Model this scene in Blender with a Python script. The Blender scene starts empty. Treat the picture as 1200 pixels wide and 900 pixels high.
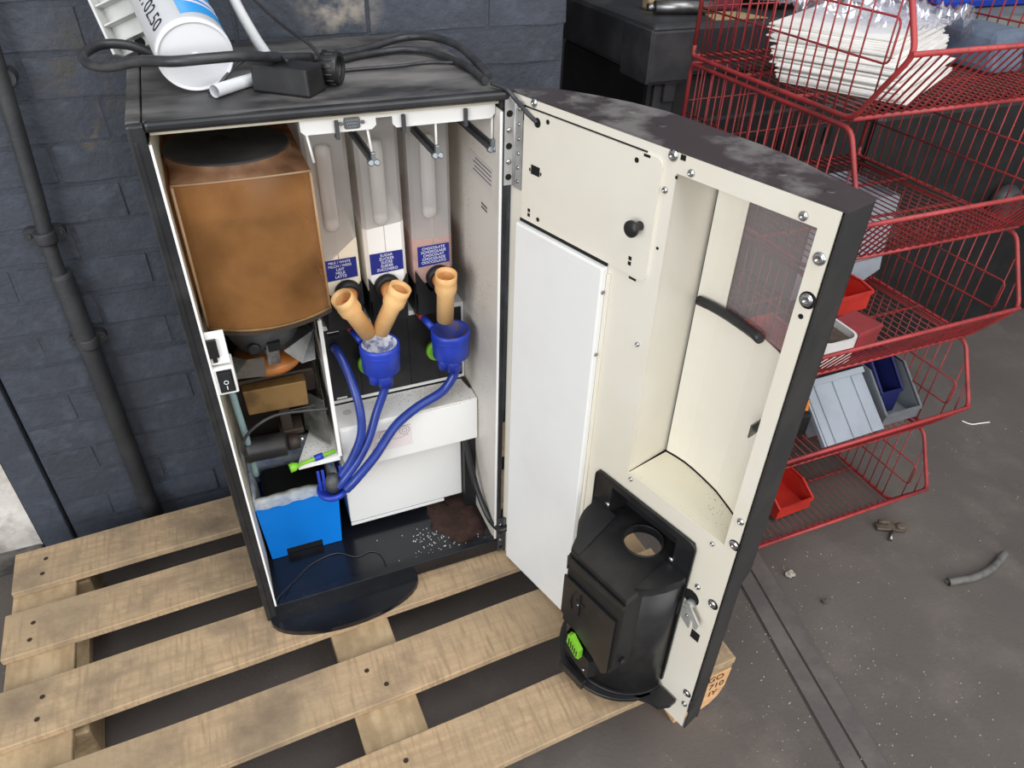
import bpy, bmesh, math, random
from mathutils import Vector, Matrix
random.seed(7)
R_ = math.radians
ZP = 0.144                                   # height of the pallet top above the floor
SC = bpy.context.scene
COL = SC.collection

# ------------------------------------------------------------------ camera
def make_camera():
    f, yaw, pitch, roll = 851.8, 0.408776, 0.637827, 0.0298816
    loc = Vector((0.081300, -0.936667, 1.181164 + ZP))
    fwd = Vector((math.sin(yaw)*math.cos(pitch), math.cos(yaw)*math.cos(pitch), -math.sin(pitch)))
    r0 = Vector((math.cos(yaw), -math.sin(yaw), 0)); u0 = r0.cross(fwd)
    r = math.cos(roll)*r0 + math.sin(roll)*u0
    u = -math.sin(roll)*r0 + math.cos(roll)*u0
    cd = bpy.data.cameras.new('camera'); cd.sensor_width = 36; cd.lens = 36*f/1200; cd.clip_start = .02
    co = bpy.data.objects.new('camera', cd); COL.objects.link(co)
    m = Matrix((r, u, -fwd)).transposed().to_4x4(); m.translation = loc
    co.matrix_world = m
    SC.camera = co
make_camera()

# ------------------------------------------------------------------ world, light, exposure
w = bpy.data.worlds.new('world'); SC.world = w; w.use_nodes = True
w.node_tree.nodes['Background'].inputs[0].default_value = (.90, .95, 1.0, 1)
w.node_tree.nodes['Background'].inputs[1].default_value = 0.45
def area(name, loc, target, sx, sy, energy, col):
    ld = bpy.data.lights.new(name, 'AREA'); ld.shape = 'RECTANGLE'; ld.size = sx; ld.size_y = sy
    ld.energy = energy; ld.color = col
    o = bpy.data.objects.new(name, ld); COL.objects.link(o); o.location = loc
    o.rotation_euler = (Vector(target)-Vector(loc)).to_track_quat('-Z', 'Y').to_euler()
area('roller_door_daylight', (2.2, -4.6, 2.3), (.5, 0, .5), 4.0, 3.0, 128, (1, .98, .95))
area('side_window_daylight', (-3.1, -3.0, 2.0), (.5, 0, .5), 3.0, 2.4, 150, (.97, .985, 1))
area('roof_skylight', (.8, -2.0, 4.2), (.4, 0, .4), 3.0, 2.4, 105, (.96, .98, 1))
SC.view_settings.view_transform = 'Standard'
SC.view_settings.look = 'None'
SC.view_settings.gamma = 1
SC.view_settings.use_curve_mapping = False
SC.view_settings.exposure = 0.0

# ------------------------------------------------------------------ materials
def lin(c):
    return tuple(((x/255)/12.92 if x/255 <= .04045 else ((x/255+.055)/1.055)**2.4) for x in c) + (1,)
def M(name, c, r=.5, m=0.0, c2=None, ns=6.0, lo=.45, hi=.65, bump=0.0, bs=60, stretch=None, spec=.5,
      specks=None, sps=140, spt=.12, c3=None, ns3=40, r2=None, blobs=None, wave=None, wave2=None, rnd=0, alpha=None, detail=5):
    mt = bpy.data.materials.new(name); mt.use_nodes = True
    nt = mt.node_tree; N = nt.nodes; L = nt.links
    bs_ = N['Principled BSDF']
    bs_.inputs['Roughness'].default_value = r; bs_.inputs['Metallic'].default_value = m
    bs_.inputs['Specular IOR Level'].default_value = spec
    bs_.inputs['Base Color'].default_value = lin(c)
    geo = N.new('ShaderNodeNewGeometry'); pos = geo.outputs['Position']
    if stretch:
        mp = N.new('ShaderNodeMapping'); L.new(pos, mp.inputs[0]); mp.inputs['Scale'].default_value = stretch; pos = mp.outputs[0]
    if rnd:
        oi = N.new('ShaderNodeObjectInfo'); ad = N.new('ShaderNodeVectorMath'); ad.operation = 'ADD'
        mu = N.new('ShaderNodeMath'); mu.operation = 'MULTIPLY'; mu.inputs[1].default_value = 40
        L.new(oi.outputs['Random'], mu.inputs[0]); L.new(pos, ad.inputs[0]); L.new(mu.outputs[0], ad.inputs[1]); pos = ad.outputs[0]
    def noise(scale, det=detail):
        n = N.new('ShaderNodeTexNoise'); n.inputs['Scale'].default_value = scale; n.inputs['Detail'].default_value = det
        n.inputs['Roughness'].default_value = .6
        L.new(pos, n.inputs['Vector']); return n.outputs['Fac']
    def ramp(s, a, b):
        q = N.new('ShaderNodeMapRange'); q.inputs[1].default_value = a; q.inputs[2].default_value = b
        L.new(s, q.inputs[0]); return q.outputs[0]
    def mix(fac, a, b):
        x = N.new('ShaderNodeMix'); x.data_type = 'RGBA'
        L.new(fac, x.inputs['Factor'])
        if isinstance(a, tuple): x.inputs['A'].default_value = a
        else: L.new(a, x.inputs['A'])
        if isinstance(b, tuple): x.inputs['B'].default_value = b
        else: L.new(b, x.inputs['B'])
        return x.outputs['Result']
    cur = lin(c)
    if rnd:
        h = N.new('ShaderNodeHueSaturation'); h.inputs['Color'].default_value = lin(c)
        L.new(ramp(oi.outputs['Random'], 0, 1), h.inputs['Value'])
        rr = h.inputs['Value'].links[0].from_node; rr.inputs[3].default_value = 1-rnd; rr.inputs[4].default_value = 1+rnd
        cur = h.outputs[0]
    if wave:
        wv = N.new('ShaderNodeTexNoise'); wv.inputs['Scale'].default_value = wave[1]; wv.inputs['Detail'].default_value = 4
        mp2 = N.new('ShaderNodeMapping'); L.new(pos, mp2.inputs[0]); mp2.inputs['Scale'].default_value = wave[2]
        L.new(mp2.outputs[0], wv.inputs['Vector'])
        cur = mix(ramp(wv.outputs['Fac'], .38, .66), cur, lin(wave[0]))
    if wave2:
        wv = N.new('ShaderNodeTexNoise'); wv.inputs['Scale'].default_value = wave2[1]; wv.inputs['Detail'].default_value = 3
        mp2 = N.new('ShaderNodeMapping'); L.new(pos, mp2.inputs[0]); mp2.inputs['Scale'].default_value = wave2[2]
        L.new(mp2.outputs[0], wv.inputs['Vector'])
        cur = mix(ramp(wv.outputs['Fac'], .48, .72), cur, lin(wave2[0]))
    if c2:
        fm = ramp(noise(ns), lo, hi); cur = mix(fm, cur, lin(c2))
        if r2 is not None:
            q = N.new('ShaderNodeMapRange'); L.new(fm, q.inputs[0]); q.inputs[3].default_value = r; q.inputs[4].default_value = r2
            L.new(q.outputs[0], bs_.inputs['Roughness'])
    if c3: cur = mix(ramp(noise(ns3), .5, .75), cur, lin(c3))
    if specks:
        v = N.new('ShaderNodeTexVoronoi'); v.inputs['Scale'].default_value = sps; L.new(geo.outputs['Position'], v.inputs['Vector'])
        lt = N.new('ShaderNodeMath'); lt.operation = 'LESS_THAN'; lt.inputs[1].default_value = spt; L.new(v.outputs['Distance'], lt.inputs[0])
        n2 = ramp(noise(7), .48, .56); mu2 = N.new('ShaderNodeMath'); mu2.operation = 'MULTIPLY'
        L.new(lt.outputs[0], mu2.inputs[0]); L.new(n2, mu2.inputs[1])
        cur = mix(mu2.outputs[0], cur, lin(specks))
    for b in (blobs or []):                       # local stains: (centre, radius, colour)
        d = N.new('ShaderNodeVectorMath'); d.operation = 'DISTANCE'; L.new(geo.outputs['Position'], d.inputs[0]); d.inputs[1].default_value = b[0]
        s1 = ramp(d.outputs['Value'], b[1], b[1]*.35); s2 = ramp(noise(26, 8), .42, .62)
        mm = N.new('ShaderNodeMath'); mm.operation = 'MULTIPLY'; L.new(s1, mm.inputs[0]); L.new(s2, mm.inputs[1])
        cur = mix(mm.outputs[0], cur, lin(b[2]))
    if not isinstance(cur, tuple): L.new(cur, bs_.inputs['Base Color'])
    if bump:
        bp = N.new('ShaderNodeBump'); bp.inputs['Strength'].default_value = bump; bp.inputs['Distance'].default_value = .004
        L.new(noise(bs), bp.inputs['Height']); L.new(bp.outputs[0], bs_.inputs['Normal'])
    if alpha is not None: bs_.inputs['Alpha'].default_value = alpha
    return mt
def clear_mat(name, tint, body, fac, rough=.25, nscale=None):
    """see-through plastic: tinted transparency mixed with a thin cloudy body"""
    mt = bpy.data.materials.new(name); mt.use_nodes = True; nt = mt.node_tree; N = nt.nodes; L = nt.links
    out = N['Material Output']; p = N['Principled BSDF']; p.inputs['Base Color'].default_value = lin(body); p.inputs['Roughness'].default_value = rough
    t = N.new('ShaderNodeBsdfTransparent'); t.inputs[0].default_value = lin(tint)
    mx = N.new('ShaderNodeMixShader'); mx.inputs[0].default_value = fac
    if nscale:
        n = N.new('ShaderNodeTexNoise'); n.inputs['Scale'].default_value = nscale; n.inputs['Detail'].default_value = 6
        g = N.new('ShaderNodeNewGeometry'); L.new(g.outputs['Position'], n.inputs['Vector'])
        q = N.new('ShaderNodeMapRange'); q.inputs[1].default_value = .3; q.inputs[2].default_value = .7
        q.inputs[3].default_value = max(0, fac-.22); q.inputs[4].default_value = min(1, fac+.22)
        L.new(n.outputs['Fac'], q.inputs[0]); L.new(q.outputs[0], mx.inputs[0])
    L.new(t.outputs[0], mx.inputs[1]); L.new(p.outputs[0], mx.inputs[2]); L.new(mx.outputs[0], out.inputs[0])
    return mt

mt = {}
mt['paint'] = M('wall paint', (64, 69, 80), .6, c2=(54, 58, 66), ns=5, lo=.35, hi=.7, bump=.6, bs=60, c3=(74, 80, 92), ns3=24,
    blobs=[((.34, .45, 1.11), .085, (150, 142, 132)), ((-.07, .45, 1.02), .10, (70, 68, 66)), ((-.09, .45, .92), .03, (110, 94, 66))], rnd=.03)
mt['mortar'] = M('painted mortar', (60, 65, 75), .65, bump=.7, bs=60, c2=(52, 56, 64), ns=9)
mt['wallwhite'] = M('white wall paint', (218, 214, 208), .8, c2=(190, 184, 176), ns=8, bump=.5, bs=40, c3=(120, 112, 104), ns3=14)
mt['plinth'] = M('rough plinth', (98, 94, 90), .9, c2=(60, 57, 55), ns=18, bump=.8, bs=50)
mt['floor'] = M('concrete floor', (98, 91, 86), .8, c2=(84, 77, 73), ns=1.6, lo=.35, hi=.7, c3=(106, 98, 92), ns3=7, bump=.25, bs=120,
    specks=(168, 160, 150), sps=85, spt=.07)
mt['track'] = M('worn steel strip', (88, 82, 80), .6, c2=(104, 97, 93), ns=8, bump=.2, bs=90)
mt['groove'] = M('dark groove', (60, 55, 52), .9)
mt['farwall'] = M('dark workshop wall', (30, 30, 32), .8)
mt['wood'] = M('pallet wood', (190, 162, 128), .82, c2=(158, 138, 110), ns=4, lo=.40, hi=.66, bump=.45, bs=60, wave=((168, 142, 110), 12, (.3, 8, 6)), wave2=((150, 126, 98), 60, (2.6, .25, .6)), c3=(122, 104, 86), ns3=8, rnd=.06)
mt['wood2'] = M('sawn block wood', (184, 160, 126), .8, c2=(150, 128, 98), ns=9, bump=.4, bs=80, wave=((160, 136, 102), 14, (4, 1, 9)), rnd=.06)
mt['woodend'] = M('fresh sawn face', (226, 178, 128), .8, c2=(208, 154, 104), ns=16, wave=((206, 160, 112), 10, (1, 3, 10)))
mt['nail'] = M('rusty nail head', (70, 56, 46), .6, .6)
mt['ink'] = M('black stencil ink', (52, 36, 28), .8)
mt['shell'] = M('black powder coat', (37, 37, 39), .42, c2=(66, 65, 65), ns=9, lo=.45, hi=.8, r2=.65, bump=.12, bs=300)
mt['shelltop'] = M('dusty black top', (52, 51, 52), .45, c2=(124, 120, 117), ns=6, lo=.40, hi=.68, r2=.8, bump=.1, bs=200, stretch=(1, 2.4, 1))
mt['doortop'] = M('dusty door top', (66, 60, 62), .4, c2=(108, 103, 102), ns=9, lo=.50, hi=.60, r2=.8, stretch=(1, 1, 1))
mt['doorside'] = M('satin black steel', (44, 44, 45), .45, c2=(54, 53, 52), ns=12)
mt['gasket'] = M('black rubber gasket', (30, 31, 33), .38, c2=(48, 48, 50), ns=14)
mt['blackgloss'] = M('gloss black tray', (20, 22, 27), .22, c2=(34, 36, 40), ns=8, specks=(130, 126, 120), sps=210, spt=.08)
mt['black'] = M('black plastic', (27, 27, 29), .4, c2=(40, 39, 39), ns=20)
mt['blackmatte'] = M('matte black plastic', (24, 24, 26), .55)
mt['void'] = M('unlit opening', (10, 10, 10), .9)  # flat near-black; most plates in it stand in for the shade inside holes
mt['darkgrey'] = M('dark grey plastic', (58, 60, 64), .5, c2=(74, 74, 76), ns=24)
mt['cream'] = M('cream enamel', (232, 227, 214), .38, c2=(223, 215, 196), ns=3.2, lo=.4, hi=.75)
mt['creamspeck'] = M('cream enamel with crumbs', (229, 223, 203), .42, specks=(92, 74, 56), sps=190, spt=.16)
mt['white'] = M('white enamel', (238, 238, 236), .35, c2=(233, 232, 229), ns=4)
mt['whitedirty'] = M('white enamel with coffee crumbs', (234, 232, 228), .4, specks=(70, 52, 44), sps=230, spt=.2, c2=(220, 214, 206), ns=9)
mt['linerr'] = M('side liner with grime', (216, 211, 202), .4, specks=(86, 70, 60), sps=190, spt=.16, c2=(196, 189, 178), ns=4)
mt['liner'] = M('side liner', (206, 199, 180), .45, c2=(180, 172, 152), ns=5)
mt['hopper'] = clear_mat('brown stained hopper plastic', (226, 188, 148), (176, 124, 74), .40, .2, 9)
mt['hopperneck'] = clear_mat('brown dusty hopper shoulder', (212, 176, 146), (158, 118, 88), .55, .5, 30)
mt['coffee'] = M('ground coffee residue', (58, 42, 30), .9, bump=.6, bs=160)
mt['hopperedge'] = clear_mat('highlighted plastic edge', (230, 205, 175), (206, 176, 140), .5, .25)  # thick clear plastic edges, with their highlight put into the pale colour
mt['coffeefilm'] = M('coffee stained back', (160, 116, 72), .6, c2=(140, 98, 58), ns=5)
mt['hopperlid'] = M('dusty black lid', (38, 38, 40), .55, c2=(56, 55, 55), ns=16)
mt['canister'] = clear_mat('milky canister plastic', (242, 240, 238), (242, 240, 238), .34, .16)
mt['sugar'] = M('white sugar', (246, 244, 240), .9)
mt['milk'] = M('milk powder', (244, 234, 212), .9)
mt['choc'] = M('chocolate powder', (190, 156, 148), .9, c2=(174, 140, 132), ns=30)
mt['labelblue'] = M('navy sticker', (30, 42, 130), .4)
mt['print'] = M('white print', (238, 240, 246), .5)
mt['tan'] = M('tan plastic spout', (232, 188, 128), .45, c2=(222, 168, 108), ns=14)
mt['orange'] = M('orange plastic elbow', (222, 150, 90), .5, c2=(206, 134, 78), ns=20)
mt['bluemix'] = M('blue mixer plastic', (36, 62, 176), .4, c2=(30, 52, 152), ns=22)
mt['bluepowder'] = M('powder caked bowl', (120, 130, 176), .8, c2=(222, 222, 226), ns=90, lo=.42, hi=.55)
mt['bluedirty'] = M('coffee stained bowl', (40, 56, 140), .6, c2=(84, 64, 62), ns=60, lo=.48, hi=.62)
mt['bluetube'] = M('blue silicone tube', (36, 58, 140), .3, c2=(30, 48, 118), ns=30)
mt['green'] = M('lime green plastic', (124, 196, 44), .45)
mt['red'] = M('red valve', (150, 40, 36), .5)
mt['chrome'] = M('bright screw steel', (190, 190, 192), .25, 1)
mt['steel'] = M('brushed steel', (150, 150, 150), .38, 1, c2=(120, 118, 114), ns=30)
mt['hinge'] = M('bright hinge steel', (178, 178, 176), .4, .35, c2=(160, 158, 154), ns=30)
mt['zinc'] = M('zinc plated steel', (150, 156, 162), .4, .8)
mt['brass'] = M('coffee stained brass box', (134, 104, 62), .5, .4, c2=(100, 76, 46), ns=20)
mt['copper'] = M('stained orange disc', (190, 110, 50), .4, c2=(150, 112, 62), ns=24)
mt['darkmech'] = M('dark stained mechanism', (52, 40, 32), .6, c2=(34, 28, 24), ns=18)
mt['bin'] = M('bright blue bin', (6, 132, 236), .4, c2=(4, 124, 224), ns=4)
mt['liner_bag'] = clear_mat('thin bin bag', (236, 242, 240), (226, 230, 226), .5, .25, 40)
mt['aqua'] = clear_mat('aqua hose', (190, 210, 212), (150, 178, 182), .75, .3)
mt['guard'] = clear_mat('dirty clear guard', (200, 200, 196), (140, 140, 136), .4, .3, 30)
mt['filter'] = M('white filter plastic', (236, 237, 240), .3, c2=(228, 228, 228), ns=6)
mt['filterblue'] = M('blue filter label', (38, 138, 206), .35)
mt['filterlilac'] = M('pale lilac label stripe', (208, 204, 226), .4)
mt['handink'] = M('black marker', (28, 28, 34), .6)
mt['bracket'] = M('pale grey plastic bracket', (205, 205, 202), .5, c2=(188, 188, 184), ns=14)
mt['cable'] = M('black rubber cable', (44, 44, 47), .42, c2=(60, 60, 62), ns=30)
mt['pipe'] = M('painted pipe', (48, 49, 52), .6, c2=(58, 58, 60), ns=16, bump=.2, bs=120)
mt['wire'] = M('red coated wire', (172, 58, 60), .45, c2=(142, 46, 48), ns=9, c3=(112, 56, 50), ns3=34)
mt['wirerust'] = M('dirty red coated wire', (122, 48, 46), .6, c2=(92, 56, 44), ns=20)
mt['paper'] = M('white paper', (238, 236, 232), .8, c2=(228, 224, 218), ns=12, rnd=.03)
mt['film'] = clear_mat('clear wrapping film', (245, 245, 250), (250, 250, 255), .26, .1)
mt['film'].node_tree.nodes['Principled BSDF'].inputs['Metallic'].default_value = .75
mt['greybin'] = M('grey storage plastic', (168, 176, 186), .45, c2=(158, 166, 176), ns=12)
mt['greybin2'] = M('mid grey storage plastic', (122, 127, 132), .5, c2=(108, 112, 116), ns=10)
mt['navy'] = M('navy storage plastic', (30, 36, 92), .45)
mt['redbin'] = M('bright red storage plastic', (206, 56, 44), .45, c2=(186, 48, 40), ns=10)
mt['redbox'] = M('dull red storage box', (158, 60, 62), .55, c2=(140, 54, 56), ns=12)
mt['orangeclip'] = M('orange plastic', (232, 140, 30), .45)
mt['toolbox'] = M('black tool box plastic', (22, 22, 23), .5, c2=(32, 31, 31), ns=18)
mt['toollid'] = M('dusty black lid plastic', (46, 46, 50), .5, c2=(70, 68, 68), ns=8)
mt['card'] = M('brown cardboard', (176, 150, 112), .85, c2=(160, 134, 98), ns=10)
mt['burgundy'] = M('burgundy painted metal', (108, 40, 52), .45)
mt['denim'] = M('blue grey fabric bundle', (96, 108, 126), .8, c2=(70, 80, 98), ns=14)
mt['seat'] = M('grey upholstery', (120, 120, 116), .75, c2=(104, 104, 100), ns=10)
mt['royal'] = M('royal blue plastic', (28, 62, 168), .45)
mt['stone'] = M('pale mortar chip', (170, 162, 150), .9, bump=.6, bs=120)
mt['rust'] = M('rusty metal', (104, 92, 80), .7, .3, c2=(84, 72, 62), ns=60)
mt['hosegrey'] = M('grey rubber hose', (104, 102, 98), .6, c2=(84, 82, 80), ns=40)
mt['sticker'] = M('pale grey sticker', (206, 200, 196), .5)
mt['pinksticker'] = M('pale pink diagram sticker', (232, 222, 222), .5)
mt['greyprint'] = M('grey print', (96, 92, 92), .6)
mt['pane'] = clear_mat('hazy window plastic', (230, 226, 226), (206, 200, 200), .22, .1)
mt['spill'] = M('spilled coffee powder', (46, 27, 21), .95, c2=(66, 42, 34), ns=34, bump=.6, bs=120)

# ------------------------------------------------------------------ mesh helpers
class B:
    def __init__(s): s.bm = bmesh.new()
    def _hull8(s, p, bev=0, seg=2):
        v = [s.bm.verts.new(q) for q in p]
        fs = [s.bm.faces.new([v[i] for i in f]) for f in ((0,1,2,3),(7,6,5,4),(0,4,5,1),(1,5,6,2),(2,6,7,3),(3,7,4,0))]
        if bev > 0:
            es = list({e for f in fs for e in f.edges})
            bmesh.ops.bevel(s.bm, geom=es, offset=bev, segments=seg, affect='EDGES', profile=.5)
        return s
    def box(s, x0, x1, y0, y1, z0, z1, bev=0, seg=2):
        return s._hull8([(x0,y0,z0),(x0,y1,z0),(x1,y1,z0),(x1,y0,z0),(x0,y0,z1),(x0,y1,z1),(x1,y1,z1),(x1,y0,z1)], bev, seg)
    def hexa(s, bottom, top, bev=0):
        return s._hull8([bottom[0],bottom[3],bottom[2],bottom[1],top[0],top[3],top[2],top[1]], bev)
    def prism(s, pts, vec, smooth=False):
        vec = Vector(vec); a = [s.bm.verts.new(p) for p in pts]; b = [s.bm.verts.new(Vector(p)+vec) for p in pts]
        n = len(a); s.bm.faces.new(a[::-1]); s.bm.faces.new(b)
        for i in range(n):
            f = s.bm.faces.new((a[i], a[(i+1)%n], b[(i+1)%n], b[i])); f.smooth = smooth
        return s
    def rings(s, rings, closed=True, caps=(True, True), smooth=True):
        vs = [[s.bm.verts.new(p) for p in r] for r in rings]; n = len(vs[0])
        for a, b in zip(vs, vs[1:]):
            for i in range(n if closed else n-1):
                f = s.bm.faces.new((a[i], a[(i+1)%n], b[(i+1)%n], b[i])); f.smooth = smooth
        if caps[0] and closed: s.bm.faces.new(vs[0][::-1])
        if caps[1] and closed: s.bm.faces.new(vs[-1])
        return s
    def tube(s, pts, r, n=8, closed=False, caps=True):
        pts = [Vector(p) for p in pts]; m = len(pts); rr = r if isinstance(r, (list, tuple)) else [r]*m
        T = []
        for i in range(m):
            a = pts[i-1] if (i > 0 or closed) else pts[0]; b = pts[(i+1) % m] if (i < m-1 or closed) else pts[-1]
            T.append((b-a).normalized())
        up = Vector((0,0,1)) if abs(T[0].z) < .9 else Vector((1,0,0))
        u = T[0].cross(up).normalized(); rings = []
        for i in range(m):
            u = (u - T[i]*u.dot(T[i])).normalized(); v = T[i].cross(u)
            k = 1.0
            if 0 < i < m-1 or closed:
                d1 = (pts[i]-pts[i-1]).normalized(); k = 1/max(.5, d1.dot(T[i]))
            rings.append([pts[i]+rr[i]*min(k,1.35)*(math.cos(2*math.pi*j/n)*u+math.sin(2*math.pi*j/n)*v) for j in range(n)])
        if closed: rings.append(rings[0])
        return s.rings(rings, True, (caps and not closed, caps and not closed))
    def lathe(s, prof, c, axis=(0,0,1), n=24, caps=(True, True), smooth=True):
        ax = Vector(axis).normalized(); q = ax.to_track_quat('Z', 'Y').to_matrix(); c = Vector(c)
        return s.rings([[c + q @ Vector((r*math.cos(2*math.pi*j/n), r*math.sin(2*math.pi*j/n), z)) for j in range(n)] for r, z in prof], True, caps, smooth)
    def cyl(s, a, b, r, n=16, r2=None):
        a = Vector(a); b = Vector(b); L = (b-a).length
        s.lathe([(r, 0), (r if r2 is None else r2, L)], a, b-a, n); return s
    def grid_sheet(s, us, vs, keep, fn, th):
        """sheet over a grid with missing cells; fn(u,v,side) -> point"""
        cache = {}
        def V(i, j, k):
            if (i,j,k) not in cache: cache[(i,j,k)] = s.bm.verts.new(fn(us[i], vs[j], k*th))
            return cache[(i,j,k)]
        nu, nv = len(us)-1, len(vs)-1
        K = lambda i, j: 0 <= i < nu and 0 <= j < nv and keep((us[i]+us[i+1])/2, (vs[j]+vs[j+1])/2)
        for i in range(nu):
            for j in range(nv):
                if not K(i, j): continue
                for k in (0, 1): s.bm.faces.new((V(i,j,k), V(i+1,j,k), V(i+1,j+1,k), V(i,j+1,k)))
                for di, dj, a, b in ((-1,0,(0,0),(0,1)),(1,0,(1,0),(1,1)),(0,-1,(0,0),(1,0)),(0,1,(0,1),(1,1))):
                    if not K(i+di, j+dj):
                        s.bm.faces.new((V(i+a[0],j+a[1],0), V(i+b[0],j+b[1],0), V(i+b[0],j+b[1],1), V(i+a[0],j+a[1],1)))
        return s
    def xf(s, m): s.bm.transform(m); return s
def cr(pts, k=8):
    """smooth path through points"""
    P = [Vector(p) for p in pts]; P = [2*P[0]-P[1]] + P + [2*P[-1]-P[-2]]; out = []
    for i in range(1, len(P)-2):
        for j in range(k):
            t = j/k; a, b, c, d = P[i-1:i+3]
            out.append(.5*((2*b)+(c-a)*t+(2*a-5*b+4*c-d)*t*t+(3*b-a-3*c+d)*t**3))
    out.append(P[-2]); return out
def fillet(pts, r, k=4):
    """polyline with rounded corners"""
    P = [Vector(p) for p in pts]; out = [P[0]]
    for a, b, c in zip(P, P[1:], P[2:]):
        d1 = (a-b); d2 = (c-b); q = min(r, d1.length*.45, d2.length*.45); p1 = b+d1.normalized()*q; p2 = b+d2.normalized()*q
        for j in range(k+1):
            t = j/k; out.append((1-t)**2*p1+2*t*(1-t)*b+t*t*p2)
    out.append(P[-1]); return out
def rrect(x0, x1, y0, y1, r, k=4, which=(1,1,1,1)):
    """rounded rectangle outline, corners listed from lower left counter-clockwise"""
    out = []
    for (cx, cy, a0), wq in zip(((x0,y0,180),(x1,y0,270),(x1,y1,0),(x0,y1,90)), which):
        if not wq: out.append((cx, cy)); continue
        mx = cx+(r if cx == x0 else -r); my = cy+(r if cy == y0 else -r)
        out += [(mx+r*math.cos(R_(a0+90*j/k)), my+r*math.sin(R_(a0+90*j/k))) for j in range(k+1)]
    return out
ORG = {}
def props(o, label=None, cat=None, group=None, kind=None):
    for k, v in (('label', label), ('category', cat), ('group', group), ('kind', kind)):
        if v: o[k] = v
    return o
def thing(name, label, cat, base=(0,0,0), group=None, kind=None):
    o = bpy.data.objects.new(name, None); COL.objects.link(o); o.empty_display_size = .05
    o.location = Vector(base)+Vector((0,0,ZP)); ORG[o.name] = Vector(base)
    return props(o, label, cat, group, kind)
def obj(name, b, mat, parent=None, base=None, label=None, cat=None, group=None, kind=None, local=False):
    bm = b.bm if isinstance(b, B) else b
    bmesh.ops.recalc_face_normals(bm, faces=bm.faces)
    org = Vector((0,0,0))
    if not local:
        if parent is not None: org = ORG[parent.name]
        elif base is not None: org = Vector(base)
        else:
            cs = [v.co for v in bm.verts]
            org = Vector(((min(c.x for c in cs)+max(c.x for c in cs))/2, (min(c.y for c in cs)+max(c.y for c in cs))/2, min(c.z for c in cs)))
        bm.transform(Matrix.Translation(-org))
    me = bpy.data.meshes.new(name); bm.to_mesh(me); bm.free()
    me.materials.append(mt[mat] if isinstance(mat, str) else mat)
    o = bpy.data.objects.new(name, me); COL.objects.link(o)
    if parent is not None: o.parent = parent; ORG[o.name] = org
    else: o.location = org+Vector((0,0,ZP)); ORG[o.name] = org
    return props(o, label, cat, group, kind)
def inst(src, parent, loc, rot=(0,0,0), scale=(1,1,1)):
    """another part sharing the mesh of src; loc in frame coordinates"""
    o = src.copy(); COL.objects.link(o); o.parent = parent
    o.location = Vector(loc)-(ORG[parent.name] if parent else Vector((0,0,-ZP))); o.rotation_euler = rot; o.scale = scale
    ORG[o.name] = ORG[parent.name] if parent else Vector(loc); return o
def tree_copy(o, loc=None, parent=None):
    c = o.copy(); COL.objects.link(c); c.parent = parent
    if loc is not None: c.location = Vector(loc)+Vector((0,0,ZP)); ORG[c.name] = Vector(loc)
    for ch in list(o.children): tree_copy(ch, None, c)
    return c
def text(name, s, size, mat, parent, origin, right, up, align='CENTER', extr=.0002, space=1.0, bend=None):
    cu = bpy.data.curves.new(name, 'FONT'); cu.body = s; cu.size = size; cu.align_x = align; cu.align_y = 'CENTER'; cu.extrude = extr
    cu.space_line = space; cu.resolution_u = 3
    t = bpy.data.objects.new('t', cu); COL.objects.link(t)
    dg = bpy.context.evaluated_depsgraph_get(); me = bpy.data.meshes.new_from_object(t.evaluated_get(dg))
    bpy.data.objects.remove(t); bpy.data.curves.remove(cu)
    bm = bmesh.new(); bm.from_mesh(me); bpy.data.meshes.remove(me)
    r = Vector(right).normalized(); u = Vector(up).normalized(); n = r.cross(u)
    if bend:
        for v in bm.verts: v.co = bend(v.co)
    else:
        m = Matrix((r, u, n)).transposed().to_4x4(); m.translation = Vector(origin); bm.transform(m)
    return obj(name, bm, mat, parent)

FZ = -ZP
# ================================================================== THE SETTING
fl = B(); fl.box(-6, 9, -6, 7, FZ-.1, FZ)
floor = obj('floor', fl, 'floor', kind='structure', label='grey brown concrete workshop floor, worn and dusty', base=(0, 0, FZ-.1))
# steel strip let into the floor, with dark joints along it
def strip(name, pts, mat, z0, z1):
    b = B(); b.prism([(x, y, FZ+z0) for x, y in pts], (0, 0, z1-z0)); return obj(name, b, mat, floor)
d = Vector((-.19, -1)).normalized(); n_ = Vector((1, -.19)).normalized()
def along(s, o): p = Vector((1.0, -.14))+d*s+n_*o; return (p.x, p.y)
strip('track_strip', [along(-.35, -.006), along(1.6, -.006), along(1.6, .03), along(-.35, .03)], 'track', 0, .0035)
strip('track_strip', [along(-.35, .036), along(1.6, .036), along(1.6, .075), along(-.35, .075)], 'track', 0, .0025)
strip('track_groove', [along(-.35, .03), along(1.6, .03), along(1.6, .036), along(-.35, .036)], 'groove', 0, .0006)
strip('track_groove', [along(-.35, -.011), along(1.6, -.011), along(1.6, -.006), along(-.35, -.006)], 'groove', 0, .0006)

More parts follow.
